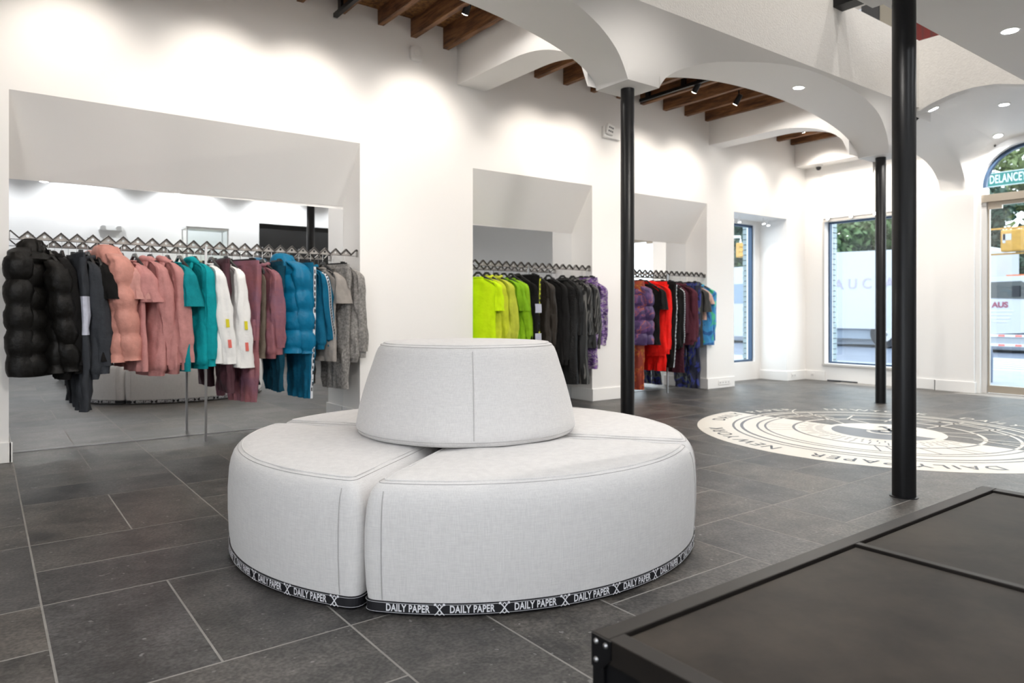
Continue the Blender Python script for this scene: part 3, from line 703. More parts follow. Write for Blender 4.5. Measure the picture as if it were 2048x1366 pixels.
mb = MB(); mb.v = [(0.10 + p[1], 0.0 - p[0], 0.0034) for p in v]; mb.f = f; mb.build('hub_mark', M_INKD, med)
def arc_text(word, deg, m, nm):
    v, f = text_mesh(word, 0.165, 0.001, 0, 1.25); mb = MB(); rr = 1.345
    for x, y, z in v:
        a = math.radians(deg) - x / rr; mb.v.append(((rr + y) * math.cos(a), (rr + y) * math.sin(a), 0.0021))
    mb.f = f; mb.build(nm, m, med)
arc_text('DAILY', -136, M_INKD, 'lettering'); arc_text('PAPER', -163, M_INKD, 'lettering'); arc_text('NEW', 166, M_INKD, 'lettering'); arc_text('YORK', 144, M_INKD, 'lettering')
arc_text('DAILY', 104, M_INKD, 'lettering'); arc_text('PAPER', 75, M_CREAM, 'lettering'); arc_text('NEW', 40, M_CREAM, 'lettering'); arc_text('YORK', 20, M_CREAM, 'lettering')
arc_text('DAILY', -14, M_CREAM, 'lettering'); arc_text('PAPER', -42, M_CREAM, 'lettering'); arc_text('NEW', -78, M_CREAM, 'lettering'); arc_text('YORK', -100, M_INKD, 'lettering')

# ------------------------------------------------------------------ dark metal display table
M_BRONZE = mat('dark_bronze_sheet', (0.014, 0.0102, 0.0075), 0.50, 0.2, col2=(0.046, 0.035, 0.026), vscale=3.2, stretch=(1, 1, 1), bump=0.02, bscale=20, spec=0.25)
M_FRAME = mat('dark_metal_frame', (0.024, 0.020, 0.0175), 0.42, 0.5, var=0.15, vscale=10)
TX0, TX1, TY0, TY1, TZ = 0.885, 2.66, 0.02, 0.934, 0.42
tb = thing('display_table', 'low black metal display table with two dark bronze top panels and riveted corners', 'table', ((TX0 + TX1) / 2, (TY0 + TY1) / 2, 0))
hx, hy = (TX1 - TX0) / 2, (TY1 - TY0) / 2
fr = MB(); wv = 0.040
fr.box(-hx, hx, hy - wv, hy, TZ - 0.045, TZ); fr.box(-hx, hx, -hy, -hy + wv, TZ - 0.045, TZ)
fr.box(-hx, -hx + wv, -hy + wv, hy - wv, TZ - 0.045, TZ); fr.box(hx - wv, hx, -hy + wv, hy - wv, TZ - 0.045, TZ); fr.box(-0.010 - 0.02, 0.012 - 0.02, -hy + wv, hy - wv, TZ - 0.045, TZ)
fr.build('top_frame', M_FRAME, tb, bevel=0.002)
for a, b in ((-hx + wv + 0.005, -0.035), (-0.003, hx - wv - 0.005)):
    MB().box(a, b, -hy + wv + 0.005, hy - wv - 0.005, TZ - 0.02, TZ - 0.006).build('top_panel', M_BRONZE, tb, bevel=0.003)
sp = MB(); sp.box(-hx + 0.006, hx - 0.006, -hy + 0.006, -hy + 0.02, 0.0, TZ - 0.045); sp.box(-hx + 0.006, hx - 0.006, hy - 0.02, hy - 0.006, 0.0, TZ - 0.045)
sp.build('side_panel', M_BLACKMETAL, tb)
for s in (-1, 1): MB().box(s * (hx - 0.013) - 0.007, s * (hx - 0.013) + 0.007, -hy + 0.02, hy - 0.02, 0.0, TZ - 0.045).build('end_panel', M_BLACKMETAL, tb)
for sx in (-1, 1):
    for sy in (-1, 1):
        lg = MB(); x, y = sx * hx, sy * hy
        lg.box(min(x, x - sx * 0.028), max(x, x - sx * 0.028), min(y, y - sy * 0.004), max(y, y - sy * 0.004), 0, TZ - 0.045)
        lg.box(min(x, x - sx * 0.004), max(x, x - sx * 0.004), min(y - sy * .004, y - sy * 0.028), max(y - sy * .004, y - sy * 0.028), 0, TZ - 0.045); lg.build('leg', M_BLACKMETAL, tb)
        pl = [(0, 0.0), (-0.048, 0.0), (-0.048, -0.034), (-0.024, -0.058), (0, -0.058)]
        cp = MB().prism([(y + sy * p[0], TZ - 0.001 + p[1]) for p in pl], 'x', x + sx * 0.0005, x + sx * 0.0035); cp.prism([(x + sx * p[0], TZ - 0.001 + p[1]) for p in pl], 'y', y + sy * 0.0005, y + sy * 0.0035)
        co = cp.build('corner_plate', M_BLACKMETAL, tb)
        for p in ((-0.012, -0.012), (-0.036, -0.012), (-0.012, -0.045)):
            rv = MB(); rv.lathe([(0.0055, 0), (0.0048, 0.002), (0.0026, 0.0036), (0.0004, 0.004)], n=12)
            rv.v = [(x + sx * (0.0035 + q[2]), y + sy * p[0] + q[0], TZ + p[1] + q[1]) for q in rv.v]; rv.build('rivet', M_STEEL, co, smooth=True)
            rv = MB(); rv.lathe([(0.0055, 0), (0.0048, 0.002), (0.0026, 0.0036), (0.0004, 0.004)], n=12)
            rv.v = [(x + sx * p[0] + q[0], y + sy * (0.0035 + q[2]), TZ + p[1] + q[1]) for q in rv.v]; rv.build('rivet', M_STEEL, co, smooth=True)

# ------------------------------------------------------------------ zigzag clothes rails
RY = 5.782; PT = 0.0953; ZP, ZV, ZB = 1.546, 1.500, 1.488
def rail(x0, x1, first, zoff, post_x, lab):
    t = thing('clothes_rail', lab, 'clothes rail', ((x0 + x1) / 2, RY, 0), 0, 'zigzag clothes rails'); cx = (x0 + x1) / 2
    zig = []; n = int((x1 - first) / PT) + 2
    def top(x):
        u = ((x - first) / PT) % 1.0; d = min(u, 1 - u) * 2
        return ZP + zoff - (ZP - ZV) * d
    xs = sorted({x0, x1} | {first + k * PT / 2 for k in range(-3, 2 * n) if x0 < first + k * PT / 2 < x1})
    st = MB()
    for a, b in zip(xs[:-1], xs[1:]):
        za, zb = top(a), top(b)
        st.prism([(a - cx, za - 0.010), (b - cx, zb - 0.010), (b - cx, zb), (a - cx, za)], 'y', -0.018, 0.012)
    st.build('zigzag_strip', M_RAIL, t)
    pn = MB(); holes = []
    for k in range(-1, n):
        c = first + k * PT
        if c - PT / 2 < x0 - 1e-6 or c + PT / 2 > x1 + 1e-6: 
            continue
        holes.append(c); hz = ZV + zoff + 0.010; hr = 0.0095; N = 20
        tri = [(c - PT / 2, ZB + zoff), (c + PT / 2, ZB + zoff), (c + PT / 2, ZV + zoff - .004), (c, ZP + zoff - .006), (c - PT / 2, ZV + zoff - .004)]
        def hit(a):
            d = Vector((math.cos(a), math.sin(a))); best = None
            for p, q in zip(tri, tri[1:] + tri[:1]):
                p = Vector(p) - Vector((c, hz)); q = Vector(q) - Vector((c, hz)); e = q - p
                den = d.x * e.y - d.y * e.x
                if abs(den) < 1e-9: continue
                s = (p.x * e.y - p.y * e.x) / den; u = (p.x * d.y - p.y * d.x) / den
                if s > 0 and -1e-6 <= u <= 1 + 1e-6 and (best is None or s < best): best = s
            return (c + d.x * best, hz + d.y * best)
        angs = sorted([2 * PI * j / N for j in range(N)] + [math.atan2(p[1] - hz, p[0] - c) % (2 * PI) for p in tri])
        o_ = [hit(a) for a in angs]; i_ = [(c + hr * math.cos(a), hz + hr * math.sin(a)) for a in angs]
        for j in range(len(angs)):
            k2 = (j + 1) % len(angs)
            for y in (-0.003, 0.001): pn.quad(*[(p[0] - cx, y, p[1]) for p in (o_[j], o_[k2], i_[k2], i_[j])])
            pn.quad((i_[j][0] - cx, -0.003, i_[j][1]), (i_[k2][0] - cx, -0.003, i_[k2][1]), (i_[k2][0] - cx, 0.001, i_[k2][1]), (i_[j][0] - cx, 0.001, i_[j][1]))
    pn.build('perforated_panel', M_RAILP, t)
    MB().box(x0 - cx, x1 - cx, -0.003, 0.003, ZB + zoff - 0.004, ZB + zoff).build('lower_edge_bar', M_RAIL, t)
    MB().box(post_x - cx - 0.008, post_x - cx + 0.008, -0.024, -0.008, 0.0, ZB + zoff + 0.01).build('support_post', M_STEEL, t)
    for x, s in ((x0, 1), (x1, -1)): MB().box(min(x, x + s * .004) - cx, max(x, x + s * .004) - cx, -0.02, 0.02, ZB + zoff - .01, ZV + zoff + .03).build('wall_bracket', M_RAILP, t)
    return holes
rail(0.142, 2.638, 0.148, 0.0, 1.377, 'long zigzag metal clothes rail holding black, pink, teal, white and blue garments')
rail(3.838, 5.429, 3.884, -0.030, 4.545, 'zigzag metal clothes rail holding lime green and black garments')
rail(5.953, 7.449, 6.233, -0.044, 6.715, 'farthest zigzag metal clothes rail holding red, burgundy and blue garments')
# ------------------------------------------------------------------ garments on the rails
def cloth(name, col, rough=0.85, var=0.10, vs=14, bump=0.35, bs=45, **k): return mat(name, col, rough, 0, var=var, vscale=vs, bump=bump, bscale=bs, sheen=0.0, spec=0.22, **k)
C_BLACK = cloth('black_jersey', (0.0065, 0.006, 0.006)); C_BLACKN = cloth('black_nylon', (0.006, 0.0055, 0.005), 0.45)
C_CHAR = cloth('charcoal_cotton', (0.038, 0.042, 0.050)); C_GREYL = cloth('pale_lilac_panel', (0.52, 0.54, 0.64))
C_PINKP = cloth('salmon_nylon', (0.57, 0.265, 0.22), 0.45); C_PINK = cloth('dusty_pink_cotton', (0.53, 0.245, 0.235)); C_PINKT = cloth('salmon_jersey', (0.58, 0.295, 0.265))
C_TEAL = cloth('teal_cotton', (0.002, 0.30, 0.335)); C_TEALT = cloth('teal_jersey', (0.004, 0.235, 0.27))
C_WHITE = cloth('white_jersey', (0.84, 0.84, 0.83), var=0.02); C_MAUVE = cloth('mauve_sheen', (0.30, 0.115, 0.125), 0.45, col2=(0.20, 0.10, 0.15), vs=4); C_MAUVED = cloth('dark_mauve', (0.085, 0.035, 0.045), 0.6)
C_OLIVE = cloth('taupe_nylon', (0.135, 0.110, 0.085), 0.5); C_BLUEP = cloth('blue_nylon', (0.004, 0.155, 0.30), 0.38); C_BLUE = cloth('petrol_blue_cotton', (0.004, 0.115, 0.215)); C_NAVY = cloth('dark_petrol', (0.003, 0.05, 0.085))
C_ACID = mat('grey_acid_wash', (0.135, 0.130, 0.125), 0.9, 0, vscale=55, col2=(0.33, 0.315, 0.30), bump=0.3, bscale=50); C_GREYT = cloth('warm_grey_jersey', (0.31, 0.285, 0.265))
C_LIME = cloth('neon_lime_jersey', (0.58, 0.84, 0.004), var=0.04); C_YELG = cloth('yellow_green', (0.55, 0.62, 0.03)); C_OLVY = cloth('crumpled_chartreuse', (0.50, 0.55, 0.05), bump=0.8, bs=18); C_GRN = cloth('grass_green_jersey', (0.22, 0.46, 0.01)); C_GRN2 = cloth('leaf_green_cotton', (0.27, 0.52, 0.012))
C_LEATH = cloth('dark_brown_leather', (0.030, 0.024, 0.019), 0.4); C_SHINY = cloth('black_sequin', (0.012, 0.012, 0.012), 0.2, bump=0.9, bs=90)
C_RED = cloth('red_cotton', (0.75, 0.010, 0.006)); C_BURG = cloth('burgundy_cotton', (0.085, 0.020, 0.032)); C_BURGF = cloth('burgundy_fringe', (0.060, 0.012, 0.022), bump=1.0, bs=60); C_DGREY = cloth('dark_grey_jersey', (0.045, 0.044, 0.042))
C_SALM = cloth('cream_pink_print', (0.55, 0.36, 0.30))
def camo(name, cols, scale, rough=0.7, stretch=(1, 1, 1)):
    if name in MATS: return MATS[name]
    m = bpy.data.materials.new(name); m.use_nodes = True; nt = m.node_tree; b = nt.nodes['Principled BSDF']; b.inputs['Roughness'].default_value = rough
    tc = nt.nodes.new('ShaderNodeTexCoord'); mp = nt.nodes.new('ShaderNodeMapping'); mp.inputs['Scale'].default_value = stretch
    n = nt.nodes.new('ShaderNodeTexNoise'); n.inputs['Scale'].default_value = scale; n.inputs['Detail'].default_value = 5; n.inputs['Distortion'].default_value = 1.2
    r = nt.nodes.new('ShaderNodeValToRGB'); r.color_ramp.interpolation = 'CONSTANT'
    for i, (pos, c) in enumerate(cols):
        e = r.color_ramp.elements[i] if i < 2 else r.color_ramp.elements.new(pos)
        e.position = pos; e.color = (*c, 1)
    nt.links.new(tc.outputs['Object'], mp.inputs[0]); nt.links.new(mp.outputs[0], n.inputs['Vector']); nt.links.new(n.outputs['Fac'], r.inputs[0]); nt.links.new(r.outputs[0], b.inputs['Base Color'])
    MATS[name] = m; return m
C_CAMO = camo('purple_print', [(0, (0.07, 0.04, 0.13)), (0.44, (0.21, 0.10, 0.34)), (0.53, (0.42, 0.38, 0.40)), (0.60, (0.13, 0.06, 0.24))], 11, stretch=(1, 1, 2.2))
C_PUFP = camo('purple_orange_print', [(0, (0.045, 0.02, 0.09)), (0.48, (0.10, 0.04, 0.15)), (0.55, (0.42, 0.10, 0.03)), (0.57, (0.10, 0.035, 0.12))], 7, 0.5)
C_PUFR = camo('rust_print', [(0, (0.24, 0.03, 0.015)), (0.47, (0.36, 0.055, 0.015)), (0.56, (0.50, 0.22, 0.02)), (0.58, (0.28, 0.035, 0.018))], 9, 0.5)
C_BLUGR = camo('blue_green_print', [(0, (0.01, 0.10, 0.30)), (0.42, (0.03, 0.24, 0.52)), (0.54, (0.05, 0.45, 0.26)), (0.62, (0.22, 0.55, 0.60))], 4, 0.5)
C_DPRINT = camo('dark_navy_print', [(0, (0.008, 0.010, 0.03)), (0.46, (0.02, 0.03, 0.20)), (0.55, (0.09, 0.11, 0.10)), (0.62, (0.012, 0.012, 0.04))], 9, 0.5, (1, 1, .6))
C_STRIPE = None
def stripe_mat():
    m = bpy.data.materials.new('black_pinstripe'); m.use_nodes = True; nt = m.node_tree; b = nt.nodes['Principled BSDF']; b.inputs['Roughness'].default_value = 0.45
    tc = nt.nodes.new('ShaderNodeTexCoord'); w = nt.nodes.new('ShaderNodeTexWave'); w.inputs['Scale'].default_value = 9; w.inputs['Distortion'].default_value = 0.6; w.bands_direction = 'DIAGONAL'
    mp = nt.nodes.new('ShaderNodeMapping'); mp.inputs['Scale'].default_value = (3, 2, 0.05)
    r = nt.nodes.new('ShaderNodeValToRGB'); r.color_ramp.elements[0].position = 0.86; r.color_ramp.elements[0].color = (0.009, 0.009, 0.009, 1); r.color_ramp.elements[1].position = 0.93; r.color_ramp.elements[1].color = (0.16, 0.155, 0.145, 1)
    nt.links.new(tc.outputs['Object'], mp.inputs[0]); nt.links.new(mp.outputs[0], w.inputs['Vector']); nt.links.new(w.outputs['Fac'], r.inputs[0]); nt.links.new(r.outputs[0], b.inputs['Base Color']); return m
C_STRIPE = stripe_mat()
M_TAPEV = mat('tape_white', (0.62, 0.66, 0.70), 0.6); M_YEL = mat('print_yellow', (0.70, 0.62, 0.02), 0.7); M_REDP = mat('print_red', (0.75, 0.16, 0.13), 0.7); M_LIMEP = mat('print_lime', (0.55, 0.70, 0.10), 0.7); M_GREYP = mat('print_grey', (0.48, 0.50, 0.54), 0.7)

def sring(cx, cy, z, a, b, n=44, ex=2.4, fold=0.0, ph=(0, 0, 0), wr=None):
    """horizontal ring: half-size b along x (thickness), a along y (width)"""
    out = []
    for j in range(n):
        th = 2 * PI * j / n; c, s = math.cos(th), math.sin(th)
        rx = b * math.copysign(abs(c) ** (2 / ex), c); ry = a * math.copysign(abs(s) ** (2 / ex), s)
        d = fold * (0.5 * math.sin(3 * th + ph[0]) + 0.4 * math.sin(5 * th + ph[1] + z * 3) + 0.25 * math.sin(9 * th + ph[2] - z * 4))
        if fold and WR:
            q = Vector(((cx + rx) * WR[0] + ph[0] * 5, (cy + ry) * WR[0] + ph[1] * 3, z * WR[1] + ph[2]))
            d += fold * WR[2] * (noise.noise(q) + 0.5 * noise.noise(q * 2.1))
        out.append((cx + rx + d * c, cy + ry + d * 0.55 * s, z))
    return out
WR = (20, 5, 1.3)
def rim_pt(ring): return Vector((sum(p[0] for p in ring) / len(ring), min(p[1] for p in ring), ring[0][2]))
def hanger(X, Z, yaw, short, clip=False, sz=1.0):
    t = thing('hanger', 'black hanger holding the ' + short, 'hanger', (X, RY, Z), yaw, 'black hangers on the rails')
    hook = [(0, 0.0, 0.004)] + [(0, 0.011 * math.sin(a), -0.004 + 0.011 * math.cos(a)) for a in [k * PI / 6 for k in range(0, 7)]]
    hook = [(0, 0.010 * math.sin(a), 0.002 + 0.010 * math.cos(a)) for a in [-PI * .55 + k * PI * 1.35 / 10 for k in range(11)]] + [(0, 0.004, -0.018), (0, 0, -0.03), (0, 0, -0.10)]
    MB().tube(hook, 0.0017, 6).build('hook', M_STEEL, t, smooth=True)
    if not clip:
        pts = [(0, -0.17 * sz, -0.200), (0, -0.15 * sz, -0.180), (0, -0.06, -0.132), (0, -0.020, -0.096), (0, 0.020, -0.096), (0, 0.06, -0.132), (0, 0.15 * sz, -0.180), (0, 0.17 * sz, -0.200)]
        b = MB(); rings = [[(x, y, z) for x, z in ((-w, p[2] - 0.012), (w, p[2] - 0.012), (w * .7, p[2] + 0.010), (-w * .7, p[2] + 0.010))] for p, w in zip(pts, (.010, .012, .011, .009, .009, .011, .012, .010)) for y in (p[1],)]
        b.loft(rings).build('shoulder_bar', M_PLASTICB, t, smooth=True)
    else:
        b = MB(); b.box(-0.006, 0.006, -0.17, 0.17, -0.108, -0.095); b.build('clip_bar', M_PLASTICB, t)
        for y in (-0.125, 0.125): MB().box(-0.011, 0.011, y - 0.017, y + 0.017, -0.150, -0.085).build('clip', M_PLASTICB, t)
    return t
def patch(t, par, m, name, y0, y1, z0, z1, x):
    """a thin patch on the -x face"""
    return MB().box(x - 0.002, x + 0.001, y0, y1, z0, z1).build(name, m, par)
def garment(rack, kind, px, ybot, m, yaw, label, short, cat=None, name=None, hood=False, W=0.20, T=None, sl=None, m2=None, lean=0.085, zoff=0.0, top=0.0, rib=True, tape=None, cuffs=True, prints=(), panel=None, flare=1.0):
    X = onY(px, 600, RY - 0.08).x
    Zh = ZV + {1: 0, 2: -0.030, 3: -0.044}[rack] + 0.010
    Y_ = RY - 0.10
    zb = onY(px, ybot, Y_).z - Zh
    yaw = math.radians(yaw)
    X = X - math.sin(yaw) * 0.06
    hanger(X, Zh, yaw, short, clip=(kind == 'pants'), sz=W / 0.2)
    kindname = {'puffer': 'puffer_jacket', 'hoodie': 'hoodie', 'tee': 't_shirt', 'long': 'long_sleeve_shirt', 'jacket': 'jacket', 'pants': 'trousers', 'dress': 'dress', 'vest': 'vest'}[kind]
    catname = {'puffer': 'jacket', 'hoodie': 'hoodie', 'tee': 't-shirt', 'long': 'shirt', 'jacket': 'jacket', 'pants': 'trousers', 'dress': 'dress', 'vest': 'vest'}[kind]
    r = thing(name or kindname, label, cat or catname, (X, RY, Zh), yaw, 'clothes on the %s rail' % ('long', 'green and black', 'red and blue')[rack - 1])
    R = random.Random(px * 7 + ybot); ph = [R.uniform(0, 6.28) for _ in range(3)]
    if kind == 'pants':
        zt = -0.108 + zoff
        MB().loft([sring(0, 0, zt - 0.002, 0.165 * W / .2, 0.016, fold=.002, ph=ph), sring(0, 0, zt, 0.172 * W / .2, 0.021, fold=.003, ph=ph), sring(0, 0, zt - 0.04, 0.176 * W / .2, 0.024, fold=.004, ph=ph)]).build('waistband', m2 or m, r, smooth=True)
        for s in (-1, 1):
            rings = []
            for k in range(25):
                u = k / 24; z = zt - 0.036 + (zb - zt + 0.036) * u
                a = (0.094 - 0.026 * u) * W / .2 * (1 + (flare - 1) * u); b = 0.034 - 0.004 * u + 0.004 * math.sin(u * 9 + ph[0])
                rings.append(sring(0.010 * s * u + 0.012 * math.sin(3 * u + ph[1]) + lean * 0.4 * u, s * (0.086 * W / .2 - 0.012 * u), z, a, b, 30, fold=0.008 + 0.006 * u, ph=ph))
            lg = MB().loft(rings).build('leg', m, r, smooth=True)
            if s < 0 and tape:
                tp = MB(); yy = -0.172
                for k in range(24):
                    q0, q1 = rings[k], rings[k + 1]; p0, p1 = rim_pt(q0), rim_pt(q1); tp.quad(p0 + Vector((-.011, -.0025, 0)), p0 + Vector((.011, -.0025, 0)), p1 + Vector((.011, -.0025, 0)), p1 + Vector((-.011, -.0025, 0)))
                tp.build('side_tape', tape, r)
                let = MB(); kk = 0
                z = zt - 0.06
                while z > zb + 0.05:
                    y_ = rings[min(23, max(0, int((z - zt + .036) / (zb - zt + .036) * 24)))]; p = rim_pt(y_)
                    let.box(p.x - .005, p.x + .005, p.y - .0045, p.y - .0028, z - 0.030, z); z -= 0.046
                let.build('tape_mark', C_CHAR, r)
            if s < 0 and panel:
                z1, z0, mm = panel
                qs = [q for q in rings if z0 - Zh <= q[0][2] <= z1 - Zh]
                MB().loft([[((p[0]) * 1.0 + (0.002 if p[0] > 0 else -0.002), p[1] - 0.003 if p[1] < -0.08 else p[1], p[2]) for p in q] for q in qs], False, False).build('colour_panel', mm, r, smooth=True)
            if s < 0 and 'cargo' in (prints or ()):
                z0 = zt + (zb - zt) * 0.42
                pk = MB(); pk.loft([sring(0.012, -0.150, z0, 0.012, 0.030, 16, 4), sring(0.012, -0.152, z0 - 0.02, 0.020, 0.036, 16, 4), sring(0.014, -0.152, z0 - 0.16, 0.022, 0.038, 16, 4), sring(0.014, -0.150, z0 - 0.17, 0.012, 0.03, 16, 4)]).build('cargo_pocket', m, r, smooth=True)
                MB().loft([sring(0.012, -0.153, z0 + 0.004, 0.022, 0.038, 16, 4), sring(0.012, -0.156, z0 - 0.045, 0.024, 0.040, 16, 4)]).build('pocket_flap', m, r)
        return r
    global WR
    puff = kind == 'puffer'
    WR = (30, 26, 1.3) if puff else ((24, 6.5, 2.2) if kind != 'dress' else (40, 4, 2.0))
    T = T or {'puffer': 0.085, 'hoodie': 0.050, 'tee': 0.034, 'long': 0.034, 'jacket': 0.048, 'dress': 0.045, 'vest': 0.03}[kind]
    zn = (-0.130 if hood else -0.146) + top; fold = {'puffer': 0.008, 'tee': 0.010, 'long': 0.010}.get(kind, 0.011)
    rings = [sring(0, 0, zn - 0.006, 0.048, 0.024, ph=ph), sring(0, 0, zn, 0.060, 0.030, ph=ph), sring(0, 0, zn - 0.026, 0.095, 0.036, fold=.002, ph=ph), sring(0, 0, zn - 0.058, W * 0.72, T * (0.80 if kind == 'puffer' else 0.55), fold=.003, ph=ph), sring(0, 0, zn - 0.092, W * 0.92, T * (0.9 if kind == 'puffer' else 0.56), fold=.004, ph=ph)]
    z0 = zn - 0.125; n = 44 if puff else 30
    for k in range(n + 1):
        u = k / n; z = z0 + (zb - z0) * u
        if puff:
            bul = abs(math.sin(PI * (z - z0) / 0.15)) ** 0.55; a = W * (0.92 + 0.09 * bul); b = T * (0.70 + 0.34 * bul)
        else:
            a = W * (1.0 - 0.06 * math.sin(PI * u)) * (1 + (flare - 1) * u); b = T * (1.0 + 0.12 * math.sin(2.2 * u + ph[0])) * (0.55 + 0.50 * min(1, u * 1.7) ** 0.8)
        if rib and kind in ('hoodie', 'jacket') and u > 0.97: a *= 0.93; b *= 0.85
        rings.append(sring(0.006 * math.sin(4 * u + ph[1]), 0, z, a, b, fold=fold * (0.35 + 0.65 * u), ph=ph))
    q = rings[-1]; rings.append([(p[0] * 0.9, p[1] * 0.96, zb + 0.008) for p in q])
    body = MB().loft(rings).build('body', m, r, smooth=True)
    if rib and kind in ('hoodie', 'jacket'):
        rb = [sring(0, 0, zb + 0.006, W * 0.93, T * 0.92, fold=fold * .8, ph=ph), sring(0, 0, zb - 0.012, W * 0.90, T * 0.84, fold=fold * .7, ph=ph), sring(0, 0, zb - 0.035, W * 0.88, T * 0.80, fold=fold * .7, ph=ph)]
        MB().loft(rb).build('hem_band', m2 or m, r, smooth=True)
    # sleeves
    if kind != 'vest':
        L = sl if sl is not None else {'puffer': 0.60, 'hoodie': 0.60, 'jacket': 0.60, 'long': 0.58, 'tee': 0.25, 'dress': 0.58}[kind]
        L = L if kind == 'tee' else zn - 0.027 - zb - (0.05 if kind in ('hoodie', 'jacket') and cuffs else 0.0) + R.uniform(-0.01, 0.015)
        if kind == 'dress': L = min(L, 0.56)
        for s in (-1, 1):
            sr = []; n = 40 if puff else 26
            sx = lean if s < 0 else lean * 0.3
            for k in range(n + 1):
                u = k / n; z = 0
                k1 = 0.42 if kind == 'tee' else 0.18; e_ = min(1, u / k1); z = zn - 0.012 - 0.085 * e_ ** 1.3 - (L - 0.07) * max(0, (u - k1) / (1 - k1)); y = s * (W * 0.40 + W * 0.56 * math.sin(e_ * PI / 2) + 0.012 * min(1, u * 2) - 0.040 * u * (0 if kind == 'tee' else 1))
                x = -0.018 + (sx + 0.018) * (u ** 0.9) + 0.012 * math.sin(2.6 * u + ph[2]) * (1 if s < 0 else -1)
                if puff: bul = abs(math.sin(PI * L * u / 0.15 + .6)) ** 0.55; b = (0.084 - 0.008 * u) * (0.76 + 0.28 * bul); a = 0.070 * (0.70 + 0.34 * bul)
                elif kind == 'tee': b = 0.050 + 0.028 * u; a = 0.030 + 0.012 * u
                else: b = 0.060 - 0.008 * u + 0.004 * math.sin(7 * u + ph[0]); a = 0.046 - 0.008 * u
                if not puff: b *= 0.50 + 0.52 * min(1, u * (1.4 if kind == 'tee' else 2.2))
                if k == 0: a *= .30; b *= .35
                elif e_ < 1: a *= .45 + .55 * e_; b *= .5 + .5 * e_
                sr.append(sring(x, y, z, a, b, 30, 2.2, fold=0.006 + (0.004 * u if not puff else 0.001), ph=ph))
            q = sr[-1]; cy = sum(p[1] for p in q) / len(q); cx_ = sum(p[0] for p in q) / len(q)
            sr.append([(cx_ + (p[0] - cx_) * 0.85, cy + (p[1] - cy) * 0.85, p[2] + 0.006) for p in q])
            sv = MB().loft(sr).build('sleeve', m, r, smooth=True)
            if kind in ('hoodie', 'jacket') and cuffs:
                ze = q[0][2]
                MB().loft([sring(cx_, cy, ze + 0.005, 0.030, 0.037, 18), sring(cx_, cy, ze - 0.02, 0.028, 0.033, 18), sring(cx_, cy, ze - 0.055, 0.028, 0.032, 18)]).build('cuff', m2 or m, r, smooth=True)
            if s < 0 and tape:
                tp = MB(); lt = MB()
                for k in range(2, n):
                    edge = rim_pt
                    p0, p1 = edge(sr[k]), edge(sr[k + 1]) if k + 1 <= n else edge(sr[k])
                    tp.quad(p0 + Vector((-.012, -.003, 0)), p0 + Vector((.012, -.003, 0)), p1 + Vector((.012, -.003, 0)), p1 + Vector((-.012, -.003, 0)))
                    mid = (p0 + p1) / 2; lt.box(mid.x - .006, mid.x + .006, mid.y - .005, mid.y - .0034, mid.z - .012, mid.z + .010)
                tp.build('sleeve_tape', tape, r); lt.build('tape_mark', C_CHAR, r)
            if s < 0:
                for (mm, u0, u1, wv) in prints:
                    k0, k1 = int(u0 * n), max(int(u0 * n) + 1, int(u1 * n))
                    pr = MB()
                    for k in range(k0, k1):
                        fr = rim_pt
                        p0, p1 = fr(sr[k]), fr(sr[k + 1])
                        pr.quad(p0 + Vector((-wv, -.003, 0)), p0 + Vector((wv, -.003, 0)), p1 + Vector((wv, -.003, 0)), p1 + Vector((-wv, -.003, 0)))
                    pr.build('sleeve_print', mm, r)
    # neck
    if hood:
        if puff:
            MB().loft([sring(-0.005, 0, zn - 0.085, 0.145, T * 0.95, fold=.004, ph=ph), sring(-0.010, 0, zn - 0.045, 0.118, 0.080, fold=.006, ph=ph), sring(-0.014, 0.0, zn - 0.008, 0.104, 0.078, fold=.008, ph=ph), sring(-0.016, 0.005, zn + 0.018, 0.095, 0.070, fold=.008, ph=ph), sring(-0.018, 0.008, zn + 0.040, 0.075, 0.054, fold=.006, ph=ph), sring(-0.018, 0.01, zn + 0.052, 0.048, 0.034, ph=ph), sring(-0.018, 0.01, zn + 0.056, 0.015, 0.012)]).build('hood', m, r, smooth=True)
            rim = [(0.056 - 0.018 * abs(math.sin(a)), -0.012 + 0.062 * math.cos(a), zn - 0.030 + 0.060 * math.sin(a)) for a in [2 * PI * k / 24 for k in range(24)]]
            MB().tube(rim, [0.017 + 0.004 * math.sin(k * 1.7) for k in range(24)], 10, closed=True).build('hood_rim', m, r, smooth=True)
            MB().loft([[(p[0] + 0.006, p[1], p[2]) for p in rim], [(0.03, -0.012 + (p[1] + 0.012) * .6, zn - .03 + (p[2] - zn + .03) * .6) for p in rim]], False, True).build('hood_lining', C_BLACK, r)
        else:
            hp = []; hr = []
            for k in range(28):
                a = 2 * PI * k / 28
                hp.append((0.036 * math.cos(a) - 0.012, 0.072 * math.sin(a), zn - 0.010 - 0.020 * math.cos(a) + 0.006 * math.sin(2 * a + ph[0]))); hr.append(0.020 - 0.006 * math.cos(a) + 0.003 * math.sin(5 * a + ph[1]))
            MB().tube(hp, hr, 12, closed=True).build('hood', m, r, smooth=True)
            MB().loft([sring(-0.040, 0.0, zn + 0.006, 0.060, 0.012, fold=.004, ph=ph), sring(-0.054, 0, zn - 0.035, 0.075, 0.018, fold=.006, ph=ph), sring(-0.058, 0, zn - 0.085, 0.060, 0.015, fold=.006, ph=ph), sring(-0.054, 0.0, zn - 0.125, 0.025, 0.008)]).build('hood_drape', m, r, smooth=True)
    elif kind in ('jacket', 'puffer', 'dress'):
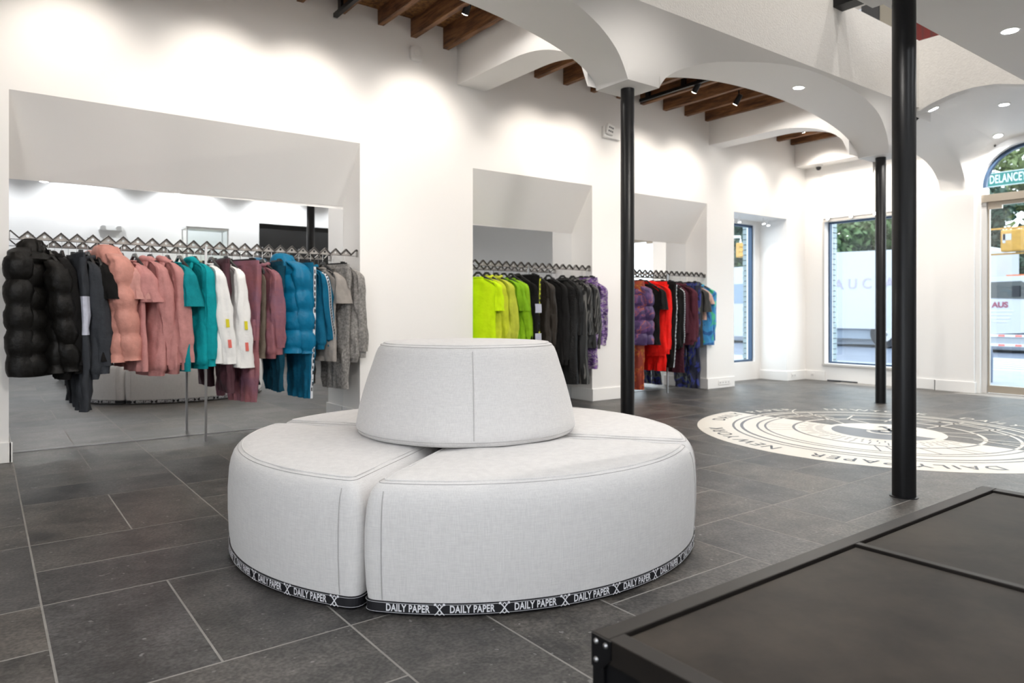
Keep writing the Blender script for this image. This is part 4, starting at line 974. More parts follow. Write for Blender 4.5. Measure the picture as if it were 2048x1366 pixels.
        MB().tube([(0.040 * math.cos(2 * PI * k / 18), 0.068 * math.sin(2 * PI * k / 18), zn + 0.012 + 0.01 * math.cos(2 * PI * k / 18)) for k in range(18)], 0.016, 8, closed=True).build('collar', m2 or m, r, smooth=True)
    else:
        MB().tube([(0.040 * math.cos(2 * PI * k / 18), 0.070 * math.sin(2 * PI * k / 18), zn - 0.002 - 0.004 * math.cos(2 * PI * k / 18)) for k in range(18)], 0.0065, 8, closed=True).build('neck_rib', m2 or m, r, smooth=True)
    return r
g = garment
# rail 1
g(1, 'puffer', 62, 752, C_BLACKN, -16, 'black hooded puffer jacket, first garment at the left end of the long rail', 'leftmost black puffer jacket', hood=True, W=0.23, T=0.13, lean=-0.03, top=0.06)
g(1, 'puffer', 104, 745, C_BLACKN, 14, 'hoodless black puffer jacket squeezed right of the hooded black puffer', 'second black puffer jacket', W=0.21, lean=0.085)
g(1, 'hoodie', 128, 748, C_BLACK, 6, 'plain black hoodie between the black puffers and the grey jacket', 'plain black hoodie', hood=True, lean=0.055)
g(1, 'pants', 158, 822, C_CHAR, 6, 'black track trousers with a pale lilac side panel hanging lowest at the left', 'black trousers with the lilac panel', panel=(1.14, 0.82, C_GREYL), lean=0.055, W=0.27)
g(1, 'jacket', 181, 748, C_CHAR, 8, 'charcoal grey zip jacket left of the salmon pink puffer', 'charcoal jacket', lean=0.055)
g(1, 'tee', 198, 722, C_BLACK, 2, 'black t-shirt hidden behind the salmon pink puffer', 'black t-shirt by the pink puffer')
g(1, 'puffer', 224, 724, C_PINKP, 18, 'salmon pink hooded puffer jacket with wide quilted bands', 'salmon pink puffer', hood=True, W=0.21, lean=0.085, top=0.045)
g(1, 'tee', 249, 705, C_PINKT, 8, 'salmon t-shirt directly right of the salmon pink puffer', 'salmon t-shirt', lean=0.065)
g(1, 'tee', 276, 742, C_PINK, 10, 'dusty pink t-shirt with wide short sleeve left of the pink hoodies', 'dusty pink t-shirt', sl=0.27, lean=0.065)
g(1, 'hoodie', 309, 742, C_PINK, 16, 'dusty pink hoodie with its ribbed cuff hanging lowest', 'left dusty pink hoodie', hood=True, lean=0.085, sl=0.64)
g(1, 'hoodie', 342, 738, C_PINK, 10, 'dusty pink hoodie right beside the teal t-shirt', 'right dusty pink hoodie', hood=True, lean=0.065)
g(1, 'tee', 366, 742, C_TEALT, 10, 'teal short-sleeved t-shirt between pink hoodie and teal hoodie', 'teal t-shirt', sl=0.30, lean=0.035)
g(1, 'hoodie', 398, 728, C_TEAL, 14, 'bright teal hoodie beside the steel rail post', 'teal hoodie', hood=True, lean=0.055, W=0.205)
g(1, 'long', 430, 726, C_WHITE, 8, 'white long-sleeved shirt right of the rail post with red and yellow sleeve prints', 'left white shirt', lean=0.065, prints=((M_YEL, .60, .66, .013), (M_REDP, .78, .86, .013)))
g(1, 'pants', 447, 786, C_MAUVED, 4, 'dark mauve trousers hanging behind the two white shirts', 'dark mauve trousers', W=0.235)
g(1, 'long', 465, 734, C_WHITE, 12, 'white long-sleeved shirt left of the mauve cargo trousers with printed sleeve', 'right white shirt', lean=0.075, prints=((M_YEL, .60, .66, .013), (M_REDP, .78, .86, .013)))
g(1, 'pants', 494, 804, C_MAUVE, 24, 'iridescent mauve cargo trousers with a flapped side pocket', 'mauve cargo trousers', prints=('cargo',), lean=0.065, W=0.235)
g(1, 'vest', 516, 716, C_OLIVE, 10, 'taupe nylon vest between mauve trousers and mauve jacket', 'taupe vest')
g(1, 'jacket', 534, 708, C_MAUVE, 12, 'iridescent mauve jacket with gathered cuff left of the blue puffer', 'mauve jacket', lean=0.055)
g(1, 'pants', 552, 782, C_NAVY, 10, 'dark petrol trousers hanging below the blue puffer', 'dark petrol trousers', W=0.22)
g(1, 'puffer', 578, 706, C_BLUEP, 20, 'bright blue hooded puffer jacket', 'blue puffer', hood=True, W=0.21, lean=0.095, top=0.045)
g(1, 'pants', 608, 796, C_BLUE, 14, 'petrol blue track trousers with lettered white side tape', 'blue taped trousers', tape=M_TAPEV, lean=0.055, W=0.235)
g(1, 'jacket', 632, 690, C_BLUE, 16, 'petrol blue track jacket with white lettered tape down the sleeve', 'blue taped jacket', tape=M_TAPEV, lean=0.085)
g(1, 'tee', 655, 722, C_GREYT, 10, 'warm grey t-shirt right of the blue track jacket', 'warm grey t-shirt', sl=0.27)
g(1, 'pants', 677, 778, C_ACID, 20, 'grey acid-washed sweatpants on a clip hanger near the rail end', 'acid-washed sweatpants', W=0.235)
g(1, 'hoodie', 700, 716, C_ACID, 12, 'grey acid-washed hoodie, last garment at the right end of the long rail', 'acid-washed hoodie', hood=True, lean=0.075)
# rail 2
g(2, 'tee', 969, 690, C_LIME, 22, 'neon lime t-shirt, first garment on the middle rail', 'neon lime t-shirt', sl=0.30, W=0.22, lean=0.065)
g(2, 'jacket', 985, 690, C_YELG, 14, 'yellow-green shirt jacket right of the neon lime t-shirt', 'yellow-green shirt jacket', rib=False, cuffs=False)
g(2, 'jacket', 1003, 690, C_OLVY, 10, 'crumpled chartreuse shirt in the middle of the green garments', 'crumpled chartreuse shirt', rib=False, cuffs=False)
g(2, 'tee', 1019, 690, C_GRN, 12, 'grass green t-shirt with drooping short sleeve', 'grass green t-shirt', sl=0.30)
g(2, 'hoodie', 1033, 690, C_GRN2, 10, 'leaf green sweatshirt, last of the green garments', 'leaf green sweatshirt', name='sweatshirt', cat='sweatshirt')
g(2, 'long', 1048, 700, C_BLACK, 12, 'black sports top with white hoop stripes on the sleeve', 'black striped sports top', prints=((C_GREYL, .42, .50, .05), (C_GREYL, .80, .90, .05)))
g(2, 'pants', 1060, 730, C_BLACK, 12, 'black track trousers with a neon arrow tape', 'black trousers with neon tape', tape=mat('neon_tape', (0.62, 0.70, 0.02), 0.6), W=0.235)
g(2, 'jacket', 1083, 700, C_LEATH, 14, 'dark brown leather-look jacket right of the neon tape trousers', 'leather-look jacket', lean=0.085)
g(2, 'hoodie', 1108, 730, C_BLACK, 10, 'black sweatshirt between leather-look jacket and sequin dress', 'black sweatshirt', name='sweatshirt', cat='sweatshirt')
g(2, 'dress', 1137, 768, C_SHINY, 16, 'long shiny black sequin dress', 'black sequin dress', W=0.20, T=0.07)
g(2, 'dress', 1157, 768, C_STRIPE, 14, 'long black pinstriped dress right of the sequin dress', 'pinstriped dress', T=0.06)
g(2, 'jacket', 1174, 696, C_STRIPE, 12, 'short black pinstriped shirt beside the purple jacket', 'pinstriped shirt', lean=0.075, rib=False)
g(2, 'pants', 1176, 738, C_CAMO, 10, 'purple printed trousers behind the purple jacket', 'purple printed trousers', W=0.235)
g(2, 'jacket', 1187, 690, C_CAMO, 36, 'purple and grey printed denim jacket, last garment on the middle rail', 'purple printed jacket', lean=0.175, cuffs=True, rib=False)
# rail 3
g(3, 'puffer', 1276, 690, C_PUFP, 16, 'purple and orange printed puffer jacket beside the black column', 'purple printed puffer', T=0.08, lean=0.085)
g(3, 'pants', 1274, 780, C_PUFR, 12, 'rust orange padded trousers hanging lowest behind the black column', 'rust padded trousers', W=0.20)
g(3, 'tee', 1303, 690, C_BLACK, 14, 'black t-shirt left of the red hoodie', 'black t-shirt by the red hoodie', sl=0.27, lean=0.065)
g(3, 'hoodie', 1316, 706, C_RED, 18, 'bright red hoodie with red trousers hanging below it', 'red hoodie', hood=True, lean=0.085)
g(3, 'pants', 1318, 742, C_RED, 16, 'bright red trousers below the red hoodie', 'red trousers', W=0.21)
g(3, 'pants', 1333, 735, C_BLACK, 12, 'black trousers with white lettered tape right of the red hoodie', 'black taped trousers', tape=M_TAPEV, W=0.235)
g(3, 'jacket', 1344, 692, C_BLACK, 12, 'black track jacket with white lettered tape on the sleeve', 'black taped jacket', tape=M_TAPEV, lean=0.065)
g(3, 'dress', 1356, 745, C_BURGF, 8, 'long burgundy fringed dress', 'burgundy fringed dress', W=0.17, T=0.035)
g(3, 'jacket', 1372, 684, C_BURG, 14, 'burgundy track jacket right of the fringed dress', 'burgundy jacket', lean=0.065)
g(3, 'pants', 1383, 777, C_DPRINT, 14, 'dark navy printed trousers reaching almost to the floor', 'dark printed trousers', W=0.235)
g(3, 'tee', 1389, 694, C_DGREY, 10, 'dark grey long t-shirt above the printed trousers', 'dark grey t-shirt', sl=0.3)
g(3, 'tee', 1400, 640, C_SALM, 10, 'small cream and pink printed t-shirt beside the blue shirt', 'cream printed t-shirt', sl=0.2, W=0.17)
g(3, 'jacket', 1409, 690, C_BLUGR, 32, 'blue and green printed shirt, last garment on the farthest rail', 'blue and green printed shirt', lean=0.14, rib=False)
# ------------------------------------------------------------------ small fixtures
def wallthing(name, lab, cat, x, z): return thing(name, lab, cat, (x, YW - 0.012 if x < 3.8 else YW, z))
p = onY(829, 109, YW)
t = wallthing('wall_speaker', 'small round white speaker high on the wall between the first niches', 'speaker', p.x, p.z)
mb = MB(); rg = []
for r_, y in ((0.062, 0.0), (0.066, -0.02), (0.060, -0.034), (0.045, -0.038)):
    rg.append([(r_ * math.copysign(abs(math.cos(a)) ** .6, math.cos(a)), y, r_ * 1.15 * math.copysign(abs(math.sin(a)) ** .6, math.sin(a))) for a in [2 * PI * k / 28 for k in range(28)]])
mb.loft(rg).build('housing', M_CHROMEW, t, smooth=True)
MB().lathe([(0.03, 0), (0.03, 0.003)], n=20).build('grille', M_TRIM, t, loc=(0, -0.041, -0.0)).rotation_euler = (PI / 2, 0, 0)
p = onY(1221, 266, YW)
t = wallthing('emergency_light', 'white emergency light box with a tilted lamp panel left of the first column', 'emergency light', p.x, p.z)
MB().box(-0.14, 0.14, -0.045, -0.001, -0.075, 0.055).build('housing', M_CHROMEW, t, bevel=0.006)
for x in (-0.075,):
    h = MB().box(-0.055, 0.055, -0.085, -0.05, -0.055, 0.06).build('lamp_head', M_CHROMEW, t, bevel=0.01, loc=(x, 0, 0.02)); h.rotation_euler = (0.1, 0.18, 0)
    for i in range(3):
        for j in range(2): MB().box(-0.034 + i * 0.026, -0.016 + i * 0.026, -0.088, -0.0852, -0.03 + j * 0.04, -0.012 + j * 0.04).build('led', M_INK, h)
p = onZ(1636, 334, 3.105)
t = thing('dome_camera', 'small white dome security camera under the beam in the far corner', 'camera', (9.60, 5.45, 3.105))
MB().lathe([(0.055, 0.0), (0.055, -0.012), (0.045, -0.03)], n=24).build('mount', M_CHROMEW, t, smooth=True)
MB().lathe([(0.036, -0.03), (0.036, -0.045), (0.028, -0.066), (0.012, -0.076), (0.002, -0.078)], n=24).build('dome', M_PLASTICB, t, smooth=True)
def outlet(name, lab, x, z, facing='y', y=None, n=2):
    t = thing(name, lab, 'outlet', (x, y, z), 0, 'power outlets on the baseboard')
    if facing == 'y': MB().box(-0.06 * n / 2, 0.06 * n / 2, -0.006, -0.0005, -0.03, 0.03).build('cover_plate', M_CHROMEW, t, bevel=0.002)
    else: MB().box(-0.006, -0.0005, -0.06 * n / 2, 0.06 * n / 2, -0.03, 0.03).build('cover_plate', M_CHROMEW, t, bevel=0.002)
    for i in range(n):
        o = (i - (n - 1) / 2) * 0.058
        for dx in (-0.008, 0.008):
            if facing == 'y': MB().box(o + dx - .002, o + dx + .002, -0.0072, -0.006, -0.008, 0.008).build('slot', M_INK, t)
            else: MB().box(-0.0072, -0.006, o + dx - .002, o + dx + .002, -0.008, 0.008).build('slot', M_INK, t)
outlet('power_outlet', 'double power outlet on the baseboard right of the farthest clothes rail', 7.79, 0.07, 'y', YW - 0.014, 4)
outlet('power_outlet', 'small power outlet on the baseboard right of the side window', 9.42, 0.07, 'y', YW - 0.014, 2)
outlet('power_outlet', 'small power outlet on the baseboard left of the end window', XE - 0.014, 0.07, 'x', 5.62, 1)
t = thing('floor_vent', 'dark slot vent in the wall base under the end window', 'vent', (XE - 0.003, 5.18, 0.006)); MB().box(-0.004, 0.002, -0.22, 0.22, -0.004, 0.012).build('vent_slot', M_INKD, t)
# small lamps above the end window and in the side window recess
for i, y in enumerate((5.36, 5.02, 4.69, 4.36)):
    t = thing('window_spot', ['small white spot over the left corner of the end window', 'second small white spot over the end window', 'third small white spot over the end window beside the far column', 'fourth small white spot over the end window behind the near column'][i], 'spotlight', (XE - 0.03, y, 2.345), 0, 'little white spots over the end window')
    MB().tube([(0, 0, 0), (-0.04, 0, -0.012)], [0.018, 0.024], 12).build('lamp_body', M_CHROMEW, t, smooth=True); MB().tube([(-0.041, 0, -0.0125), (-0.043, 0, -0.013)], 0.02, 12).build('lens', M_LAMPC, t)
    MB().box(0, 0.0295, -0.012, 0.012, -0.012, 0.012).build('bracket', M_CHROMEW, t)
tag(MB().box(XE - 0.02, XE - 0.001, 4.22, 5.46, 2.338, 2.352).build('lamp_rail', M_CHROMEW), 'thin white lamp rail along the top of the end window', 'lamp rail')
for i, (x, y) in enumerate(((8.42, 5.95), (8.86, 5.86), (9.08, 5.93))):
    t = thing('recess_spot', ['small white pendant spot in the side window recess, left one', 'small white pendant spot in the side window recess, middle one', 'small white pendant spot in the side window recess, right one'][i], 'spotlight', (x, y, 2.332), 0, 'little spots in the window recess')
    MB().tube([(0, 0, 0), (0, 0, -0.05)], 0.006, 8).build('stem', M_CHROMEW, t); MB().tube([(0, 0, -0.05), (0.0, -0.01, -0.09)], [0.018, 0.022], 12).build('lamp_body', M_CHROMEW, t, smooth=True)
    MB().tube([(0, -0.0102, -0.091), (0, -0.0105, -0.093)], 0.019, 12).build('lens', M_LAMPC, t)
    spot((x, y - 0.012, 2.232), (x, y - 0.1, 0), 4, 80, 0.5, COOL, 0.02)
# things behind the camera that the mirrors show
t = thing('display_cabinet', 'tall white glazed display cabinet with yellow goods seen in the mirror', 'cabinet', (3.55, -2.75, 0))
MB().box(-0.40, 0.40, -0.22, 0.22, 0.0, 1.75).build('base', M_CHROMEW, t)
fm = MB()
for x in (-0.39, 0.37):
    for y in (-0.21, 0.19): fm.box(x, x + 0.02, y, y + 0.02, 1.75, 2.62)
fm.box(-0.40, 0.40, -0.22, 0.22, 2.62, 2.66); fm.build('glass_frame', M_CHROMEW, t)
MB().box(-0.385, 0.385, 0.197, 0.201, 1.76, 2.61).build('pane', M_GLASS, t); MB().box(-0.38, 0.38, -0.2, 0.19, 2.16, 2.17).build('shelf', M_GLASS, t)
for i, x in enumerate((-0.2, 0.12)): tag(MB().box(3.55 + x - 0.12, 3.55 + x + 0.12, -2.85, -2.65, 1.752, 2.0).build('yellow_box', M_YEL), ['left yellow box inside the display cabinet seen in the mirror', 'right yellow box inside the display cabinet seen in the mirror'][i], 'box', 'yellow boxes in the cabinet')
t = thing('emergency_light', 'white emergency light on the opposite wall seen in the wide mirror', 'emergency light', (1.95, YO, 3.05 - 0.45))
MB().box(-0.2, 0.2, 0.001, 0.05, -0.06, 0.06).build('housing', M_CHROMEW, t, bevel=0.01)
for x in (-0.13, 0.13): MB().tube([(x, 0.05, 0), (x, 0.09, -0.01)], 0.05, 14).build('lamp_head', M_TRIM, t)

# ------------------------------------------------------------------ outside
GZ = -0.15
M_ASPH = mat('asphalt', (0.10, 0.12, 0.165), 0.8, var=0.1, vscale=2); M_PAVE = mat('pavement', (0.24, 0.26, 0.30), 0.8, var=0.06, vscale=3)
struct('floor_street', MB().box(10.0, 80, -40, 80, -0.5, GZ), M_ASPH)
struct('floor_sidewalk', MB().box(9.97, 14.2, -40, 12.5, -0.4, -0.02).box(-20, 9.97, 6.35, 9.5, -0.4, -0.02), M_PAVE)
struct('floor_street_side', MB().box(-40, 10, 6.33, 80, -0.5, GZ - 0.01).box(-40, XB - 0.2, -40, 6.33, -0.5, GZ - 0.01), M_ASPH)
cw = thing('crosswalk', 'white striped crosswalk on the street outside the arched door', 'crosswalk', (17.3, 5.2, GZ))
for k in range(9): MB().box(-2.6 + k * 0.62, -2.25 + k * 0.62, -2.6, 2.2, 0.0005, 0.004).build('stripe', mat('road_paint', (0.45, 0.47, 0.50), 0.7), cw)
M_TRUCK = mat('white_truck_paint', (0.40, 0.42, 0.46), 0.35); M_TYRE = mat('tyre_rubber', (0.012, 0.013, 0.018), 0.7); M_DGLASS = mat('dark_truck_glass', (0.02, 0.028, 0.032), 0.08)
def wheel(par, x, y, r=0.46):
    w_ = MB(); n = 32
    w_.loft([[(x + dx, y + rr * math.cos(2 * PI * k / n), GZ + r + rr * math.sin(2 * PI * k / n)) for k in range(n)] for dx, rr in ((-0.14, r * .8), (-0.14, r * .97), (-0.1, r), (0.1, r), (0.14, r * .97))])
    w_.build('tyre', M_TYRE, par, smooth=True)
    h = MB(); h.loft([[(x + dx, y + rr * math.cos(2 * PI * k / n), GZ + r + rr * math.sin(2 * PI * k / n)) for k in range(n)] for dx, rr in ((-0.145, r * .55), (-0.15, r * .5), (-0.12, r * .3), (-0.17, r * .14), (-0.18, r * .05))]); h.build('hub', M_STEEL, par, smooth=True)
TK = 22.5
t = thing('truck', 'white utility truck with red lettering passing outside the arched door', 'truck', (0, 0, 0))
cab = [(8.05, 0.35), (8.05, 1.86), (7.95, 1.97), (6.65, 1.97), (6.55, 1.90), (5.95, 1.20), (4.6, 1.05), (4.45, 0.85), (4.45, 0.35), (4.9, 0.35)] + [(5.45 + 0.58 * math.cos(a), GZ + 0.46 + 0.58 * math.sin(a)) for a in [PI * (1 - k / 12) for k in range(13)]][::-1][::-1] + [(6.4, 0.35)]
cab = [(8.05, 0.35), (8.05, 1.86), (7.95, 1.97), (6.65, 1.97), (6.50, 1.88), (5.95, 1.25), (4.6, 1.08), (4.45, 0.85), (4.45, 0.35)] + [(5.55 - 0.60 * math.cos(a), GZ + 0.46 + 0.60 * math.sin(a)) for a in [PI * k / 12 for k in range(13)] if GZ + 0.46 + 0.60 * math.sin(a) > 0.34]
MB().prism(cab, 'x', TK, TK + 2.1).build('cab', M_TRUCK, t)
MB().prism([(7.88, 1.38), (7.82, 1.76), (7.74, 1.82), (6.98, 1.83), (6.90, 1.78), (6.72, 1.42), (6.9, 1.34)], 'x', TK - 0.012, TK + 0.02).build('side_window', M_DGLASS, t)
MB().prism([(6.60, 1.86), (6.44, 1.84), (6.0, 1.33), (6.20, 1.28)], 'x', TK - 0.008, TK + 0.02).build('quarter_glass', mat('pale_truck_glass', (0.25, 0.38, 0.45), 0.1), t)
MB().box(TK - 0.06, TK + 0.02, 7.0, 7.18, 1.40, 1.70).build('side_mirror', M_TYRE, t)
MB().box(TK - 0.02, TK + 0.5, 6.85, 8.05, 0.02, 0.34).build('step_box', mat('truck_step', (0.30, 0.32, 0.35), 0.5), t)
for z in (0.30, 0.04): MB().box(TK - 0.05, TK - 0.02, 6.85, 8.05, z, z + 0.07).build('step_edge', M_TAPEV, t)
for z in (0.31, 0.05):
    for y in (6.95, 7.35, 7.75): MB().box(TK - 0.053, TK - 0.05, y, y + 0.16, z, z + 0.05).build('red_reflector', M_REDP, t)
v, f = text_mesh('AUS', 0.21, 0.008); mb = MB(); mb.v = [(TK - 0.012, 7.48 - q[0], 1.18 + q[1]) for q in v]; mb.f = f; mb.build('door_lettering', mat('faded_red_letters', (0.22, 0.04, 0.08), 0.6), t)
for k, z in enumerate((1.0, 0.90, 0.80, 0.71)): MB().box(TK - 0.008, TK - 0.001, 7.15 + 0.05 * k, 7.78 - 0.04 * k, z, z + 0.03).build('small_print_line', mat('pale_print', (0.50, 0.52, 0.58), 0.6), t)
MB().box(TK + 0.5, TK + 1.6, 6.9, 7.5, 1.97, 2.03).build('beacon', mat('amber_beacon', (0.5, 0.12, 0.03), 0.4), t)
box = [(7.75, 0.45), (7.75, 2.72), (7.95, 2.86), (12.2, 2.95), (12.75, 2.75), (12.95, 2.3), (12.95, 0.45)]
MB().prism(box, 'x', TK - 0.02, TK + 2.3).build('cargo_box', M_TRUCK, t)
MB().box(TK + 0.1, TK + 2.0, 4.9, 12.9, 0.12, 0.45).build('chassis', mat('chassis_grey', (0.20, 0.24, 0.30), 0.7), t)
v, f = text_mesh('AUCIA', 0.46, 0.006, 0, 1.6); mb = MB(); mb.v = [(TK - 0.032, 11.25 - q[0], 1.88 + q[1]) for q in v]; mb.f = f; mb.build('box_lettering', mat('pale_lilac_letters', (0.335, 0.305, 0.385), 0.6), t)
for y in (5.55, 10.6): wheel(t, TK + 0.13, y)
t = thing('van', 'white van parked beyond the side window', 'van', (0, 0, 0))
MB().prism([(14.0, 0.1), (14.0, 2.5), (14.2, 2.62), (17.8, 2.62), (18.2, 2.2), (18.4, 1.1), (18.4, 0.1)], 'x', 22.0, 24.0).build('van_body', M_TRUCK, t)
MB().prism([(14.3, 1.3), (14.3, 2.0), (17.6, 2.0), (17.9, 1.3)], 'x', 21.985, 22.01).build('side_window', mat('blue_van_glass', (0.16, 0.22, 0.30), 0.1), t)
for y in (14.8, 17.3): wheel(t, 22.13, y, 0.36)
# pole with signals and the street sign
PXx, PYy = 15.72, 5.62
t = thing('signal_pole', 'sticker covered dark pole beside the door carrying the signals', 'pole', (PXx, PYy, -0.02))
MB().lathe([(0.09, 0), (0.08, 0.05), (0.06, 0.3), (0.055, 3.9)], n=20).build('pole_shaft', mat('dark_pole', (0.03, 0.05, 0.08), 0.5), t, smooth=True)
R = random.Random(3)
stk = [mat('sticker_white', (0.75, 0.78, 0.82), 0.6), mat('sticker_blue', (0.2, 0.3, 0.5), 0.6), mat('sticker_grey', (0.4, 0.42, 0.45), 0.6)]
for k in range(26):
    a = math.radians(R.uniform(150, 260)); z = R.uniform(0.15, 1.5); o = MB().box(-0.002, 0.002, -0.03, 0.03, -0.03, 0.03).build('sticker', R.choice(stk), t, loc=(0.0625 * math.cos(a), 0.0625 * math.sin(a), z)); o.rotation_euler = (R.uniform(-.4, .4), 0, a)
M_SIGY = mat('signal_yellow', (0.42, 0.23, 0.035), 0.5, var=0.12, vscale=9)
for nm, y, yy in (('right', 4.98, 0), ('left', 5.62, 0)):
    s = thing('walk_signal', 'scuffed yellow pedestrian signal box on the ' + nm + ' of the pole', 'signal', (15.70 if nm == 'right' else 15.5, y, 2.36), 0, 'yellow pedestrian signals')
    MB().box(-0.12, 0.12, -0.20, 0.20, -0.22, 0.20).build('signal_housing', M_SIGY, s, bevel=0.03)
    if nm == 'right':
        for k in range(9): MB().box(-0.126, -0.12, R.uniform(-.1, .12), R.uniform(.13, .16), R.uniform(-.15, .1), R.uniform(.10, .13)).build('paint_scrape', stk[2], s) if k < 2 else None
    MB().box(-0.02, 0.02, -0.2, 0.6 if nm == 'right' else 0.1, 0.22, 0.25).build('upper_bracket', M_SIGY, s); MB().box(-0.02, 0.02, -0.2, 0.6 if nm == 'right' else 0.1, -0.27, -0.24).build('lower_bracket', M_SIGY, s)
s = thing('street_sign', 'green street name sign reading DELANCEY ST above the door transom', 'street sign', (15.70, 5.44, 3.42))
MB().box(-0.006, 0.006, -0.84, 0.0, 0.0, 0.27).build('sign_plate', mat('sign_green', (0.0, 0.15, 0.125), 0.4), s)
be_ = MB(); be_.box(-0.009, -0.006, -0.84, 0, 0, 0.012); be_.box(-0.009, -0.006, -0.84, 0, 0.258, 0.27); be_.box(-0.009, -0.006, -0.012, 0, 0.012, 0.258); be_.build('sign_border', M_TAPEV, s)
MB().box(-0.004, 0.03, 0.0, 0.20, 0.10, 0.17).build('mounting_bracket', M_STEEL, s)
v, f = text_mesh('DELANCEY', 0.225, 0.004, 0, 1.05); mb = MB(); wv = max(q[0] for q in v) - min(q[0] for q in v); sc = 0.61 / wv
mb.v = [(-0.009, -0.045 - 0.305 - q[0] * sc, 0.135 + q[1]) for q in v]; mb.f = f; mb.build('sign_lettering', M_TAPEV, s)
v, f = text_mesh('ST', 0.10, 0.003); mb = MB(); mb.v = [(-0.009, -0.74 - q[0], 0.185 + q[1]) for q in v]; mb.f = f; mb.build('sign_lettering', M_TAPEV, s)
s = thing('bollard', 'dark blue rounded bollard at the foot of the arched door outside', 'bollard', (11.6, 4.02, -0.02))
MB().lathe([(0.07, 0), (0.075, 0.4), (0.06, 0.5), (0.03, 0.56), (0.005, 0.58)], n=20).build('bollard_body', mat('bollard_blue', (0.06, 0.09, 0.15), 0.6), s, smooth=True)
# traffic light
d = ray(1481, 500); P = CAM + d * 28
s = thing('traffic_light', 'yellow traffic light hanging from an arm beyond the side window', 'traffic light', tuple(P))
MB().box(-0.13, 0.13, -0.13, 0.13, -0.30, 0.28).build('signal_housing', M_SIGY, s, bevel=0.03)
for z in (0.17, -0.01, -0.19): MB().tube([(-0.13, -0.10, z), (-0.26, -0.2, z)], 0.08, 14).build('visor', M_SIGY, s)
MB().tube([(0, 0, 0.28), (0, 0, 0.52), (-1.6, 2.3, 0.55)], 0.05, 8).build('arm', M_TAPEV, s); MB().tube([(-1.6, 2.3, GZ - P.z), (-1.6, 2.3, 0.7)], 0.09, 10).build('pole_shaft', M_TAPEV, s)
# brick piers outside the windows
M_BRICK = mat('glazed_grey_green_brick', (0.22, 0.29, 0.31), 0.35, var=0.22, vscale=3, coords='Object')
M_BRICK2 = mat('dark_mortar', (0.03, 0.04, 0.05), 0.9)
def pier(x0, x1, y0, y1, lab, n=34):
    s = thing('brick_pier', lab, 'brick pier', ((x0 + x1) / 2, (y0 + y1) / 2, -0.02)); hx, hy = (x1 - x0) / 2, (y1 - y0) / 2
    MB().box(-hx + .01, hx - .01, -hy + .01, hy - .01, 0, 2.7).build('mortar_core', M_BRICK2, s)
    bm_ = MB().box(-hx, hx, -hy, hy, 0, 0.066).build('brick', M_BRICK, s); bm_.location = (0, 0, 0.004)
    for k in range(1, n):
        o = bm_.copy(); COL.objects.link(o); o.parent = s; o.location = (R.uniform(-.003, .003), R.uniform(-.003, .003), 0.004 + k * 0.078)
pier(9.20, 9.42, 6.335, 6.43, 'grey-green glazed brick pier outside the side window')
pier(9.99, 10.14, 5.47, 5.62, 'grey-green glazed brick pier outside the left edge of the end window')
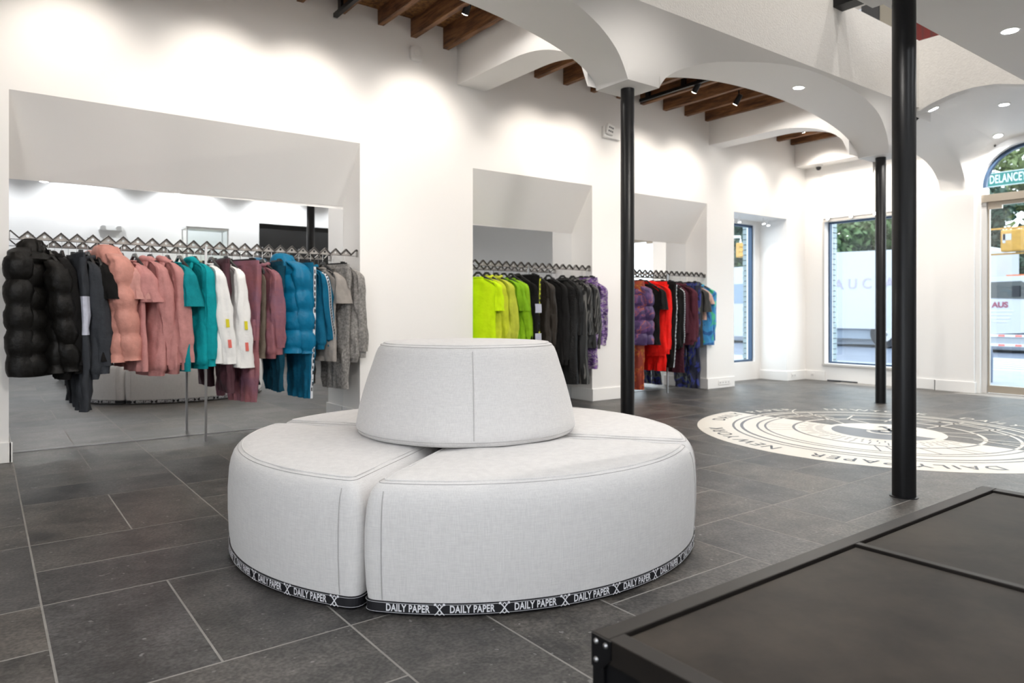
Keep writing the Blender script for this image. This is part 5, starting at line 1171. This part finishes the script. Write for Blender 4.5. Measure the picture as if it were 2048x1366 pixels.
# trees
def leafcloud(seed, rx, ry, rz, n, sz):
    R = random.Random(seed); mb = MB(); cl = [(R.gauss(0, .5) * rx, R.gauss(0, .5) * ry, R.gauss(0, .45) * rz, R.uniform(.35, .6)) for _ in range(16)]
    for _ in range(n):
        c = R.choice(cl); v = Vector((R.gauss(0, 1), R.gauss(0, 1), R.gauss(0, 1))).normalized() * (R.random() ** .4)
        p = Vector((c[0] + v.x * rx * c[3], c[1] + v.y * ry * c[3], c[2] + v.z * rz * c[3]))
        a = Vector((R.gauss(0, 1), R.gauss(0, 1), R.gauss(0, 1))).normalized(); b = a.cross(Vector((R.gauss(0, 1), R.gauss(0, 1), R.gauss(0, 1)))).normalized(); s = sz * R.uniform(.6, 1.3)
        mb.quad(p - a * s, p + b * s * .5, p + a * s, p - b * s * .5)
    return mb
LM = [mat('leaf_green_a', (0.075, 0.13, 0.045), 0.6, var=0.35, vscale=1.2), mat('leaf_green_b', (0.035, 0.075, 0.05), 0.6, var=0.35, vscale=1.2), mat('leaf_green_c', (0.15, 0.20, 0.07), 0.6, var=0.3, vscale=1.2)]
M_BARK = mat('bark', (0.06, 0.045, 0.035), 0.9, var=0.3, vscale=8, bump=0.6, bscale=20)
protos = []
for k in range(3):
    cm = leafcloud(20 + k, 2.3, 2.3, 2.1, 5200, 0.17); o = cm.build('crown', LM[k]); protos.append(o.data); bpy.data.objects.remove(o)
tk = MB().tube([(0, 0, 0), (0.05, 0, 1.5), (-.05, .05, 3.2), (0.1, 0, 4.8)], [.20, .16, .12, .05], 10).build('trunk', M_BARK, smooth=True); TKM = tk.data; bpy.data.objects.remove(tk)
spots = [(32, 2.0, 1, 1.1), (36, 7.6, 0, 1.2), (31.5, 12.2, 1, 1.0), (36, 16.6, 0, 1.2), (31, 21.0, 1, 1.1), (40.5, 12.0, 2, 1.3), (37.5, 24.5, 2, 1.2), (33, 29.5, 1, 1.2), (29, 15.2, 0, 0.95)]
words = ['dark', 'mid-green', 'dark', 'mid-green', 'dark', 'pale', 'pale', 'dark', 'small mid-green']
for i, ((x, y, k, s_), wd) in enumerate(zip(spots, words)):
    seen = ['right of the door view', 'behind the street sign', 'above the white truck', 'at the left of the end window', 'behind the end window frame', 'farthest behind the door', 'seen in the side window top', 'at the far left of the side window', 'nearest behind the end window'][i]
    t = thing('street_tree', '%s leafy tree across the street %s' % (wd, seen), 'tree', (x, y, GZ), i * 1.3, 'trees across the street'); t.scale = (s_, s_, s_)
    for nm, me, z in (('trunk', TKM, 0), ('crown', protos[k], 4.3)):
        o = bpy.data.objects.new(nm, me); COL.objects.link(o); o.parent = t; o.location = (0, 0, z)
    o = bpy.data.objects.new('lower_crown', protos[(k + 1) % 2]); COL.objects.link(o); o.parent = t; o.location = (0.3, 0.5, 2.2); o.scale = (.9, .9, .7)
